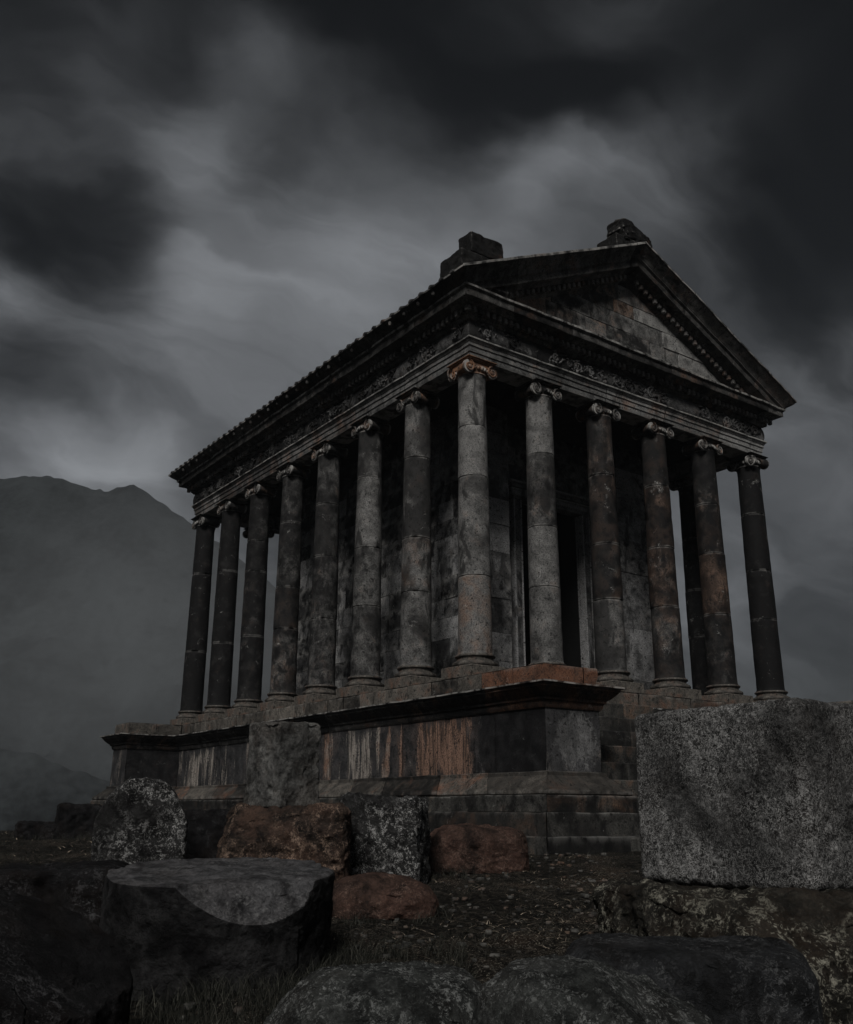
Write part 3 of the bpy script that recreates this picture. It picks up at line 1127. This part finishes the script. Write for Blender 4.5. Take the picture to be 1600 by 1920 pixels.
for (z0, z1, w, dd) in [(4.25, 4.34, 1.22, .26), (4.345, 4.45, 1.26, .30), (4.455, 4.50, 1.30, .36), (4.505, 4.60, 1.36, .46), (4.605, 4.66, 1.42, .54)]:
    mb.box((X5 / 2, YD - .05, (z0 + z1) / 2), (2 * w, dd, z1 - z0), rtone((.4, .9), (0, .3), (.2, .5)), bev=.01)
tbuild(mb, 'door_frame', M_WALL)

# ---- broken blocks of the roof ornaments (corner and gable top)


# ------------------------------------------------------------------ rocks
def rock_geo(dims, n=40, rnd=.12, amp=.05, scale=2.0, seed=0, cuts=(), taper=0.0, fine=.012, fscale=9.0, arch=0.0, chip=.06, plan=0.0, dome=0.0):
    """hewn stone: rounded box, planar breaks, several scales of roughness. Base at z = 0"""
    u = np.linspace(-1, 1, n + 1)
    V, F, idx = [], [], {}
    for ax in range(3):
        for sg in (-1, 1):
            ids = np.zeros((n + 1, n + 1), int)
            for i in range(n + 1):
                for j in range(n + 1):
                    p = [0, 0, 0]
                    p[ax] = sg
                    p[(ax + 1) % 3] = u[i]
                    p[(ax + 2) % 3] = u[j]
                    k = (round(p[0], 5), round(p[1], 5), round(p[2], 5))
                    if k not in idx:
                        idx[k] = len(V)
                        V.append(p)
                    ids[i, j] = idx[k]
            for i in range(n):
                for j in range(n):
                    q = (ids[i, j], ids[i + 1, j], ids[i + 1, j + 1], ids[i, j + 1])
                    F.append(q if sg > 0 else q[::-1])
    V = np.array(V, float)
    D = np.array(dims, float) / 2
    P = V * D
    r = rnd * D.min()
    inner = np.clip(P, -(D - r), D - r)
    off = P - inner
    ln = np.linalg.norm(off, axis=1)
    nz = ln > 1e-9
    P[nz] = inner[nz] + off[nz] / ln[nz][:, None] * r
    if plan:
        q = P / D
        P[:, 0] = D[0] * q[:, 0] * (1 - plan + plan * np.sqrt(1 - q[:, 1] ** 2 / 2))
        P[:, 1] = D[1] * q[:, 1] * (1 - plan + plan * np.sqrt(1 - q[:, 0] ** 2 / 2))
    if dome:
        q = P / D
        P[:, 2] -= dome * D[2] * (P[:, 2] + D[2]) / D[2] * np.clip(q[:, 0] ** 2 + q[:, 1] ** 2, 0, 1.6) ** 1.2
    if arch:
        xr = P[:, 0] / D[0]
        P[:, 2] -= arch * np.clip((P[:, 2] + D[2]) / (2 * D[2]), 0, 1) * (np.abs(xr) ** 3.2)
    if taper:
        k = 1 - taper * (P[:, 2] + D[2]) / (2 * D[2])
        P[:, 0] *= k
        P[:, 1] *= k
    lit_face = (V[:, 2] > .999).astype(float)  # painted light: full on the top, partial on breaks, none on the sides
    for (nx, ny, nz_, dd) in cuts:
        nn = np.array([nx, ny, nz_], float)
        nn /= np.linalg.norm(nn)
        s_ = P @ nn - dd
        o = s_ > 0
        P[o] -= (s_[o] * .97)[:, None] * nn
        lit_face[o] = .60
    cen = P / (np.linalg.norm(P, axis=1)[:, None] + 1e-6)
    nrm = off * 0
    big = np.abs(V).max(1, keepdims=True)
    w = np.sign(V) * (np.abs(V) >= .999)
    nrm = w / (np.linalg.norm(w, axis=1)[:, None] + 1e-6)
    nrm = .75 * nrm + .25 * cen
    Q = P + seed * 13.7
    h = amp * fbm(Q * scale, 3, seed) + fine * fbm(Q * fscale, 4, seed + 5, .6)
    h -= chip * np.clip(fbm(Q * scale * 1.7 + 5, 3, seed + 9) - .45, 0, 1)
    P = P + nrm * h[:, None]
    P[:, 2] += D[2]
    return P, F, np.stack([lit_face, lit_face * 0 + .2, lit_face * 0 + .5], 1)


def rock(name, loc, dims, yaw, m_, label=None, cat='rock', group=None, parent=None, pitch=0.0, roll=0.0, tone=(.5, .2, .5), **kw):
    P, F, cl = rock_geo(dims, **kw)
    mb = MB()
    mb.add(P, F, cl if tone is None else tone)
    me = mb.mesh(name, m_, 180)
    o = bpy.data.objects.new(name, me)
    COL.objects.link(o)
    o.location = loc
    o.rotation_euler = (pitch, roll, yaw)
    if parent is not None:
        o.parent = parent
    if label:
        tag(o, label, cat, group)
    return o


M_ACRO = stone('ornament_stone', (.008, .008, .008), (.036, .036, .036), RUST, grime=.8, pale=.25, bump=.9)
for (nm, bx, tx, cuts, lab) in [
        ('corner', ((-.12, -.25, 7.2), (1.20, .72, .64)), ((-.06, -.40, 7.85), (.82, .42, .46)), (), 'broken block on the near roof corner'),
        ('gable', ((4.33, -.27, 9.55), (1.08, .62, .42)), ((4.52, -.34, 9.93), (1.02, .52, .54)), ((.30, 0, 1, .13), ), 'jagged broken block on the gable top')]:
    a = rock('acroterion', tuple(np.array(bx[0]) + TL), bx[1], 0, M_ACRO, parent=temple, n=30, rnd=.10, amp=.012, scale=2.5, seed=3 if nm == 'corner' else 8,
             fine=.008, chip=.04, tone=(.45, .1, .5))
    a['label'] = lab
    t_ = rock('broken_block', (np.array(tx[0]) - np.array(bx[0])), tx[1], 0, M_ACRO, parent=a, n=34, rnd=.12, amp=.02 if nm == 'gable' else .012, scale=3, seed=5 if nm == 'corner' else 6,
              fine=.03 if nm == 'gable' else .012, fscale=6, chip=.10 if nm == 'gable' else .05, tone=(.4, .1, .6), cuts=cuts)
    if nm == 'gable':
        rock('broken_spike', (np.array((4.06, -.36, 10.16)) - np.array(bx[0])), (.24, .36, .36), .1, M_ACRO, parent=a, n=14, rnd=.2, amp=.03, scale=4, seed=9, taper=.9,
             tone=(.4, .1, .6))


# ================================================================== GROUND AND HILLS
def to_ab(x, y):
    dx, dy = x - CAM[0], y - CAM[1]
    return dx * RH[0] + dy * RH[1], dx * FH[0] + dy * FH[1]


def from_ab(a, b):
    return CAM[0] + a * RH[0] + b * FH[0], CAM[1] + a * RH[1] + b * FH[1]


def gz(x, y, fine=True):
    x = np.atleast_1d(np.asarray(x, float))
    y = np.atleast_1d(np.asarray(y, float))
    a, b = to_ab(x, y)
    h = -2.66 - (.56 + np.clip(14 - b, -12, 9) * .073 * (b < 14) + 0)
    edge = np.maximum.reduce([b - 27 - .25 * np.clip(a + 6, 0, 60), -a - 20, a - 34, -b - 25])
    p = np.stack([x, y, np.zeros_like(x)], 1)
    h = h + .05 * fbm(p * .7, 3, 71)
    if fine:
        h = h + .022 * fbm(p * 5, 3, 72)
    e = np.clip(edge, 0, None)
    h = h - .55 * e + np.where(e > 0, .12 * e * fbm(p * .08, 2, 73), 0)
    return np.maximum(h, -64 + 3 * fbm(p * .02, 2, 74))


ang = np.linspace(0, 2 * math.pi, 360, endpoint=False)
rad = np.concatenate([[.4], .4 + np.cumsum(.05 * 1.035 ** np.arange(150))])
rad = rad[rad < 60]
rad = np.concatenate([rad, 60 * 1.16 ** np.arange(1, 26)])
c0 = np.array(from_ab(.2, 5.0))
RR, AA = np.meshgrid(rad, ang, indexing='ij')
gx, gy = c0[0] + RR * np.cos(AA), c0[1] + RR * np.sin(AA)
P = np.stack([gx, gy, gz(gx.ravel(), gy.ravel()).reshape(gx.shape)], 2)
mb = MB()
mb.grid(P, (.4, .2, .5), closev=True)
cz = gz([c0[0]], [c0[1]])[0]
mb.add(np.concatenate([[[c0[0], c0[1], cz]], P[0]]), [(0, 1 + i, 1 + (i + 1) % 360) for i in range(360)], (.4, .2, .5))
m_gr, t, b_ = mat('earth')
g = G(t)
vec = g.n('ShaderNodeTexCoord').outputs['Object']
n1 = g.noise(vec, .9, 5, .6, .3)
n2 = g.noise(vec, 14, 6, .7, .5)
n3 = g.noise(vec, 60, 4, .6)
c = g.mix(g.mapr(n2, .42, .72), (.004, .004, .0035), (.042, .037, .030))
c = g.mix(g.math('MULTIPLY', g.mapr(n1, .5, .7), .35), c, (.05, .032, .022))
c = g.mix(g.math('MULTIPLY', g.math('MULTIPLY', g.mapr(n3, .57, .64), .8), g.mapr(n1, .42, .6)), c, (.26, .24, .20))
g.put(b_.inputs['Base Color'], c)
b_.inputs['Roughness'].default_value = .92
bp = g.n('ShaderNodeBump')
bp.inputs['Strength'].default_value = .9
bp.inputs['Distance'].default_value = .06
g.put(bp.inputs['Height'], g.math('ADD', n2, g.math('MULTIPLY', n3, .4)))
g.put(b_.inputs['Normal'], bp.outputs[0])
tag(mb.build('ground', m_gr, sharp=180), kind='structure')

# hills: far ridge with two humps, and a nearer low shoulder in the mist
m_hill, t, b_ = mat('hillside')
g = G(t)
vec = g.n('ShaderNodeTexCoord').outputs['Object']
n1 = g.noise(vec, .05, 7, .68)
n2 = g.noise(vec, .7, 5, .7)
g.put(b_.inputs['Base Color'], g.mix(g.mapr(g.math('ADD', g.math('MULTIPLY', n1, .6), g.math('MULTIPLY', n2, .4)), .38, .62), (.0045, .0055, .006), (.026, .030, .032)))
b_.inputs['Roughness'].default_value = 1.0


def hill(sil, dist, depth, seed, fuzz, name='hills', nu=260, nv=70):
    sx = np.array([p[0] for p in sil], float)
    sy = np.array([p[1] for p in sil], float)
    px = np.linspace(sx[0], sx[-1], nu)
    py = np.interp(px, sx, sy)
    ridge = np.zeros((nu, 3))
    for i in range(nu):
        d = ground_dir(px[i], py[i])
        hl = d[:2] @ FH
        ridge[i] = CAM + d * (dist / hl)
    P = np.zeros((nu, nv, 3))
    for j in range(nv):
        v = j / (nv - 1) * 2 - 1                           # -1 foot towards us, 0 crest, 1 behind
        sh = (1 - abs(v)) ** 1.15
        P[:, j, :2] = ridge[:, :2] + FH * v * depth
        P[:, j, 2] = -66 + (ridge[:, 2] + 66) * sh
    R = P.reshape(-1, 3)
    R2 = np.concatenate([R[:, :2], np.zeros((len(R), 1))], 1)
    w = np.tile(np.clip(np.abs(np.linspace(-1, 1, nv)) * 5, .0, 1), nu)
    w = w * np.tile(np.clip(np.abs(np.linspace(-1, 1, nv)) * 4, 0, 1), nu)
    R[:, 2] += w * 11 * fbm(R2 * .022, 5, seed) + fuzz * fbm(R2 * .35, 3, seed + 3)
    mb = MB()
    mb.grid(R.reshape(P.shape), (.3, 0, .5), flip=False)
    o = mb.build(name, m_hill, sharp=180)
    return tag(o, kind='structure')


hill([(-700, 990), (-400, 930), (-200, 900), (0, 889), (80, 882), (125, 886), (180, 906), (215, 908), (255, 900), (290, 918), (330, 948), (362, 968), (430, 1020),
      (520, 1090), (700, 1200), (900, 1330), (1150, 1440), (1300, 1500)], 260, 190, 81, .6)
hill([(-900, 1180), (-500, 1260), (-200, 1330), (0, 1385), (110, 1415), (220, 1450), (330, 1475), (480, 1500), (800, 1516)], 150, 60, 91, .5)


# ================================================================== STONES AROUND THE TEMPLE
def rockmat(name, dark, light, warm, warm_amt=.2, lich=.5, lich_col=(.33, .33, .32), lscale=9.0, bump=.9, squig=False, patch=.5, crust_shade=None):
    m_, t, b = mat(name)
    g = G(t)
    vec = g.n('ShaderNodeTexCoord').outputs['Object']
    big = g.noise(vec, 1.3, 5, .6, .4)
    mid = g.noise(vec, 6, 7, .68, .4)
    fin = g.noise(vec, 42, 5, .65)
    col = g.mix(g.mapr(mid, .32, .68), dark, light)
    col = g.mix(g.math('MULTIPLY', g.mapr(g.noise(vec, 2.2, 5, .65), .42, .62), warm_amt), col, warm)
    l1 = g.noise(vec, lscale, 9, .75, 1.2)
    l2 = g.noise(vec, lscale * 4.5, 6, .7, 1.5)
    lm = g.math('MULTIPLY', g.mapr(g.math('ADD', g.math('MULTIPLY', l1, .5), g.math('MULTIPLY', l2, .5)), .50, .58), g.mapr(big, patch - .08, patch + .12))
    if squig:
        rg = g.math('ABSOLUTE', g.math('SUBTRACT', g.noise(vec, 26, 3, .6, 2.0), .5))
        sq = g.mapr(rg, .012, .05, 1, 0)
        lm = g.math('MAXIMUM', lm, g.math('MULTIPLY', sq, g.mapr(g.noise(vec, .9, 5, .6, .4), .36, .60, .2, 1.0)))
    col = g.mix(g.math('MULTIPLY', lm, lich), col, lich_col)
    if crust_shade:                                            # light painted on top and break, shade painted near-black on the sides
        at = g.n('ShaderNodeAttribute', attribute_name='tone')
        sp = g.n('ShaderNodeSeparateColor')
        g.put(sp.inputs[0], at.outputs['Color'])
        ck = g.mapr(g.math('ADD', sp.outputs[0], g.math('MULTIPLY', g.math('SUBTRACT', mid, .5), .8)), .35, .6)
        col = g.mix(ck, g.mix(g.mapr(mid, .35, .7), (.004, .004, .0045), crust_shade), col)
    col = g.mix(g.mapr(fin, .28, .6, .6, 0), col, (.008, .008, .008))
    g.put(b.inputs['Base Color'], col)
    g.put(b.inputs['Roughness'], .82)
    bp = g.n('ShaderNodeBump')
    bp.inputs['Strength'].default_value = bump
    bp.inputs['Distance'].default_value = .04
    g.put(bp.inputs['Height'], g.math('ADD', g.math('MULTIPLY', l2, .7), g.math('ADD', g.math('MULTIPLY', mid, .8), g.math('MULTIPLY', fin, .35))))
    g.put(b.inputs['Normal'], bp.outputs[0])
    return m_


BROWN = (.12, .075, .05)
R_GIANT = rockmat('pitted_stone', (.010, .010, .010), (.05, .05, .05), BROWN, .05, .95, (.38, .38, .375), 11, .8, True, .44)
R_DARK = rockmat('dark_stone', (.0025, .0025, .003), (.013, .013, .014), BROWN, .04, .7, (.11, .11, .115), 11, patch=.50)
R_SLATE = rockmat('slate_stone', (.006, .0065, .007), (.034, .036, .039), BROWN, .03, .7, (.17, .175, .18), 10, patch=.47)
R_MOSS = rockmat('lichen_stone', (.006, .006, .005), (.03, .028, .024), BROWN, .10, .95, (.30, .29, .24), 6, patch=.45)
R_BOULD = rockmat('boulder_stone', (.011, .012, .012), (.062, .066, .064), BROWN, .04, .85, (.26, .27, .265), 12, patch=.40)
R_PILLAR = rockmat('speckled_stone', (.006, .006, .006), (.035, .035, .035), BROWN, .0, 1.0, (.42, .42, .415), 10, squig=False, patch=.40)
R_UP = rockmat('grey_stone', (.03, .03, .029), (.14, .14, .135), BROWN, .12, .5, (.25, .245, .23), 7)
R_RED = rockmat('reddish_stone', (.006, .006, .006), (.05, .036, .029), (.11, .065, .048), .45, .9, (.30, .215, .165), 7, patch=.44)
R_OVAL = rockmat('rusty_stone', (.012, .009, .008), (.075, .046, .036), (.10, .055, .043), .5, .7, (.20, .135, .11), 9, patch=.44)
R_TOP = rockmat('flat_top_stone', (.025, .025, .027), (.11, .11, .115), BROWN, .04, .5, (.20, .20, .20), 7, crust_shade=(.034, .034, .035))  # pale top, near-black sides: light and shade put into the colour


ROCKS = []


def ab_rock(name, a, b, z, dims, ang_deg, m_, label, cat, **kw):
    """a, b: metres to the right of and in front of the viewpoint; angle relative to the view"""
    x, y = from_ab(a, b)
    ROCKS.append((a, b, dims))
    return rock(name, (x, y, z), dims, -YAW + math.radians(ang_deg), m_, label, cat, **kw)


E6 = -2.66
# giant squared block on a rough one, right foreground
ab_rock('hewn_block', 2.34, 6.84, E6 - .455, (1.10, 1.37, 1.14), 35, R_GIANT,
        'giant squared grey block with pitted face, lying on a rough slab at the right', 'stone block', n=150, rnd=.10, amp=.006, scale=1.3, seed=2, fine=.007, fscale=17, chip=.02)
ab_rock('rough_slab', 2.40, 6.45, E6 - 1.25, (2.25, 1.75, .80), 14, R_MOSS,
        'rough mossy slab carrying the giant squared block', 'stone block', n=100, rnd=.35, amp=.04, scale=1.8, seed=4, fine=.022, fscale=10,
        cuts=((-.2, -1, 1.1, .72), (-1, -.4, .5, 1.05)))
ab_rock('dark_block', 1.24, 4.97, E6 - 1.32, (1.16, .72, .72), -14, R_SLATE,
        'long dark block with smooth rounded top in front of the mossy slab', 'stone block', n=80, rnd=.38, amp=.025, scale=1.8, seed=6, fine=.008, fscale=12, plan=.25)
ab_rock('boulder', .74, 4.42, E6 - 1.30, (1.06, .9, .66), -14, R_BOULD,
        'grey-green boulder at the bottom edge, just left of the long dark block', 'boulder', n=80, rnd=.8, amp=.04, scale=1.7, seed=8, fine=.012, fscale=14, plan=.6,
        cuts=((.55, -.1, 1, .30),))
ab_rock('boulder', -.15, 4.62, E6 - 1.32, (1.14, .95, .66), 4, R_BOULD,
        'broad domed grey boulder at the bottom edge, in the middle', 'boulder', n=80, rnd=1.0, amp=.03, scale=1.6, seed=9, fine=.014, fscale=14, plan=.8, dome=.12)
ab_rock('boulder', -2.18, 4.75, E6 - 1.36, (1.75, 1.3, .98), -8, R_DARK,
        'large nearly black boulder in the bottom left corner', 'boulder', n=80, rnd=.95, amp=.05, scale=1.4, seed=10, fine=.012, fscale=12, plan=.5, cuts=((.5, -.1, 1, .44),))
ab_rock('flat_block', -3.02, 7.75, E6 - 1.10, (1.45, 1.15, .68), 6, R_DARK,
        'low dark flat-topped block at the left edge behind the black boulder', 'stone block', n=60, rnd=.2, amp=.035, scale=1.8, seed=12, fine=.02, fscale=8)
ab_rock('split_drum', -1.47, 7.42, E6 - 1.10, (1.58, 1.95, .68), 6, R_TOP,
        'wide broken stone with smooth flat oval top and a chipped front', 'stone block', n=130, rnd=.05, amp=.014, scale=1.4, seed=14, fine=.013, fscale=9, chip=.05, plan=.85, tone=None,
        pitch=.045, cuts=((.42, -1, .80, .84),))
ab_rock('rounded_pillar', -2.75, 9.75, E6 - 1.0, (.84, .74, 1.28), 14, R_PILLAR,
        'tall standing stone with rounded top and pale speckled face', 'standing stone', n=90, rnd=.10, amp=.008, scale=2, seed=16, fine=.010, fscale=14, arch=.40)
ab_rock('upright_block', -1.53, 10.62, E6 + .01, (.60, .60, .90), 43, R_UP,
        'upright squared grey block balanced on a reddish stone before the podium', 'stone block', n=80, rnd=.16, amp=.018, scale=2.2, seed=18, fine=.012, fscale=10, taper=.03)
ab_rock('reddish_block', -1.46, 10.55, E6 - .92, (1.36, 1.1, .96), 4, R_RED,
        'rough reddish brown stone carrying the upright grey block', 'stone block', n=90, rnd=.28, amp=.035, scale=2, seed=20, fine=.025, fscale=9, plan=.3,
        cuts=((-.25, -1, .75, .56), (-1, -.2, .5, .66)))
ab_rock('blotched_block', -.45, 11.3, E6 - .86, (.92, .8, 1.02), -8, R_PILLAR,
        'dark squat block with pale blotches on its lower face, right of the reddish stone', 'stone block', n=70, rnd=.25, amp=.04, scale=2, seed=22, fine=.02, fscale=8)
ab_rock('oval_stone', -.41, 9.35, E6 - .97, (1.06, .70, .40), -2, R_OVAL,
        'low oval rust-red stone in front of the blotched block', 'stone', n=60, rnd=.95, amp=.03, scale=2, seed=24, fine=.010, fscale=12, plan=.95, dome=.30)
ab_rock('low_block', .64, 12.25, E6 - .74, (1.20, .8, .57), 2, R_OVAL,
        'low dark red-brown block lying by the podium corner', 'stone block', n=60, rnd=.45, amp=.035, scale=2, seed=26, fine=.015, fscale=10, plan=.6, dome=.12)
ab_rock('low_block', -2.45, 11.3, E6 - .80, (1.1, .8, .80), 6, R_DARK,
        'dark low block between the standing stone and the reddish stone', 'stone block', n=50, rnd=.2, amp=.04, scale=2, seed=28, fine=.025, fscale=8)
ab_rock('rubble_block', -6.98, 20.2, E6 - .7, (.85, .8, .78), 20, R_DARK,
        'taller dark block of the far stepped rubble at the left', 'stone block', n=30, rnd=.15, amp=.05, scale=2, seed=30, fine=.03)
ab_rock('rubble_block', -7.75, 20.2, E6 - .7, (.75, .8, .42), 12, R_DARK,
        'lower dark block of the far stepped rubble at the left', 'stone block', n=30, rnd=.15, amp=.05, scale=2, seed=31, fine=.03)


# ------------------------------------------------------------------ grass, straw and weeds
def blade_mat(name, c0_, c1_):
    m_, t, b = mat(name)
    g = G(t)
    at = g.n('ShaderNodeAttribute', attribute_name='tone')
    sp = g.n('ShaderNodeSeparateColor')
    g.put(sp.inputs[0], at.outputs['Color'])
    g.put(b.inputs['Base Color'], g.mix(sp.outputs[0], c0_, c1_))
    b.inputs['Roughness'].default_value = .8
    return m_


M_GRASS = blade_mat('grass_blades', (.006, .007, .006), (.06, .06, .05))
M_STRAW = blade_mat('straw', (.014, .011, .009), (.30, .255, .20))


def blades(mb, n, arange, brange, hr, wr, lean, dens=None):
    a = rng.uniform(*arange, n * 2)
    b = rng.uniform(*brange, n * 2)
    if dens is not None:
        keep = dens(a, b) > rng.uniform(0, 1, len(a))
        a, b = a[keep], b[keep]
    a, b = a[:n], b[:n]
    n = len(a)
    x = CAM[0] + a * RH[0] + b * FH[0]
    y = CAM[1] + a * RH[1] + b * FH[1]
    z = gz(x, y) - .01
    h = rng.uniform(*hr, n)
    w = rng.uniform(*wr, n)
    az = rng.uniform(0, 2 * math.pi, n)
    ln = rng.uniform(*lean, n) * h
    fa = rng.uniform(0, 2 * math.pi, n)
    B = np.stack([x, y, z], 1)
    Wv = np.stack([np.cos(fa), np.sin(fa), 0 * fa], 1) * w[:, None]
    Ld = np.stack([np.cos(az), np.sin(az), 0 * az], 1) * ln[:, None]
    Up = np.stack([0 * h, 0 * h, h], 1)
    V = np.stack([B - Wv, B + Wv, B + .35 * Ld + .6 * Up + .7 * Wv, B + .35 * Ld + .6 * Up - .7 * Wv, B + Ld + Up], 1).reshape(-1, 3)
    F = []
    for i in range(n):
        k = i * 5
        F += [(k, k + 1, k + 2, k + 3), (k + 3, k + 2, k + 4)]
    T = np.repeat(np.stack([rng.uniform(0, 1, n) ** 2, rng.uniform(0, 1, n), rng.uniform(0, 1, n)], 1), 5, axis=0)
    mb.add(V, F, T)


mb = MB()
blades(mb, 14000, (-2.4, .3), (5.2, 7.6), (.05, .17), (.0012, .0028), (.2, 1.0),
       dens=lambda a, b: np.clip(.7 + .9 * fbm(np.stack([a * 2.2, b * 2.2, 0 * a], 1), 3, 15), .05, 1))
blades(mb, 7000, (-8, 5), (6, 20), (.02, .07), (.003, .006), (.3, 1.2),
       dens=lambda a, b: .25 + .75 * (fbm(np.stack([a * .9, b * .9, 0 * a], 1), 2, 5) > .1))
for (ra, rb, rd) in ROCKS:                                           # tufts growing up against the stones
    R_ = .5 * max(rd[0], rd[1])
    for q in range(9):
        th_ = random.uniform(0, 2 * math.pi)
        ta, tb = ra + R_ * 1.08 * math.cos(th_), rb + R_ * 1.08 * math.sin(th_)
        blades(mb, 55, (ta - .10, ta + .10), (tb - .10, tb + .10), (.04, .16), (.0014, .003), (.3, 1.3))
o = mb.build('grass', M_GRASS, sharp=180)
tag(o, 'dark dry grass growing among the fallen stones', 'grass', kind='stuff')
mb = MB()
blades(mb, 9000, (-1.0, 2.2), (6.2, 14), (.004, .03), (.003, .007), (1.5, 7.0),
       dens=lambda a, b: np.clip(.45 + .9 * fbm(np.stack([a * 1.6, b * 1.1, 0 * a], 1), 3, 6), 0.05, 1))
blades(mb, 2500, (-12, -2), (11, 26), (.01, .04), (.006, .012), (1.5, 5.0))
o = mb.build('straw', M_STRAW, sharp=180)
tag(o, 'pale straw and chips of stone strewn over the dark earth', 'straw', kind='stuff')
mb = MB()
for k in range(900):
    a = random.uniform(-1.5, 2.6)
    b = random.uniform(6.0, 14.2)
    x, y = from_ab(a, b)
    r = random.uniform(.008, .035) * random.uniform(.5, 1.3)
    mb.box((x, y, float(gz([x], [y])[0]) + r * .2), (r * 2, r * 1.5, r), (random.uniform(.2, .9), random.uniform(0, .6), .4), rz=random.uniform(0, 6), bev=r * .3, noise=r * .3)
o = mb.build('gravel', M_STEP, sharp=180)
tag(o, 'small stone chips scattered in front of the podium', 'gravel', kind='stuff')


def weed(name, loc, h, n, label):
    mb = MB()
    for k in range(n):
        az = random.uniform(0, 2 * math.pi)
        l = h * random.uniform(.5, 1.1)
        out_ = l * random.uniform(.1, .9)
        pts = [np.array([out_ * t * t * math.cos(az), out_ * t * t * math.sin(az), l * t * (1 - .25 * t)]) for t in np.linspace(0, 1, 5)]
        mb.tube(pts, [.006, .005, .004, .003, .002], 4, (random.uniform(0, .5), .2, .5))
        for q in range(5):
            p = pts[random.randint(1, 4)] + np.array([random.uniform(-.03, .03) for _ in range(3)])
            d = np.array([random.uniform(-1, 1), random.uniform(-1, 1), random.uniform(-.3, .8)])
            d = d / np.linalg.norm(d) * random.uniform(.03, .06)
            s_ = np.cross(d, [.3, .2, .9])
            s_ = s_ / (np.linalg.norm(s_) + 1e-6) * .016
            mb.add([p, p + d * .5 + s_, p + d, p + d * .5 - s_], [(0, 1, 2, 3)], (random.uniform(0, .6), .2, .5))
    o = mb.build(name, M_GRASS, sharp=180)
    o.location = loc
    tag(o, label, 'plant')


weed('weed', (X5 - .72, -.42, -.44), .20, 14, 'small weed on the stone edge between the last two front columns')
weed('shrub', (X5 + .75, .25, -.62), .62, 60, 'dark shrub behind the giant block, right of the last front column')

# ------------------------------------------------------------------ mist in the valley
bmh = bmesh.new()
bmesh.ops.create_cube(bmh, size=1.0)
me = bpy.data.meshes.new('haze')
bmh.to_mesh(me)
bmh.free()
hz = bpy.data.objects.new('haze', me)
COL.objects.link(hz)
hx, hy = from_ab(0, 200)
hz.scale = (2600, 2600, 185)
hz.location = (hx, hy, -80 + 92.5)
m_h = bpy.data.materials.new('haze')
m_h.use_nodes = True
t = m_h.node_tree
t.nodes.clear()
vo = t.nodes.new('ShaderNodeOutputMaterial')
pv = t.nodes.new('ShaderNodeVolumePrincipled')
pv.inputs['Color'].default_value = (.84, .92, 1.0, 1)
pv.inputs['Density'].default_value = .0003
pv.inputs['Anisotropy'].default_value = .0
t.links.new(pv.outputs[0], vo.inputs['Volume'])
me.materials.append(m_h)
tag(hz, kind='stuff')


def mist(a, b, z, r, dens):
    """bank of mist lying in the valley: a closed body that thins out towards its edge"""
    bmm = bmesh.new()
    bmesh.ops.create_uvsphere(bmm, u_segments=32, v_segments=16, radius=1.0)
    me_ = bpy.data.meshes.new('mist_bank')
    bmm.to_mesh(me_)
    bmm.free()
    o_ = bpy.data.objects.new('mist_bank', me_)
    COL.objects.link(o_)
    x, y = from_ab(a, b)
    o_.location = (x, y, z)
    o_.scale = r
    o_.rotation_euler.z = -YAW
    mm = bpy.data.materials.new('mist')
    mm.use_nodes = True
    tt = mm.node_tree
    tt.nodes.clear()
    ov = tt.nodes.new('ShaderNodeOutputMaterial')
    pp = tt.nodes.new('ShaderNodeVolumePrincipled')
    pp.inputs['Color'].default_value = (.88, .94, 1.0, 1)
    tcx = tt.nodes.new('ShaderNodeTexCoord')
    ln = tt.nodes.new('ShaderNodeVectorMath')
    ln.operation = 'LENGTH'
    tt.links.new(tcx.outputs['Object'], ln.inputs[0])
    mrx = tt.nodes.new('ShaderNodeMapRange')
    mrx.interpolation_type = 'SMOOTHSTEP'
    mrx.inputs['From Min'].default_value = 1.0
    mrx.inputs['From Max'].default_value = 0.0
    mrx.inputs['To Max'].default_value = dens
    tt.links.new(ln.outputs['Value'], mrx.inputs['Value'])
    tt.links.new(mrx.outputs[0], pp.inputs['Density'])
    tt.links.new(pp.outputs[0], ov.inputs['Volume'])
    me_.materials.append(mm)
    tag(o_, kind='stuff')
    return o_


mist(-43, 150, 24, (46, 38, 36), .0075)
mist(-88, 190, 26, (56, 36, 30), .0010)
mist(-46, 116, 6, (44, 20, 12), .0028)
mist(-24, 215, 16, (40, 24, 50), .006)
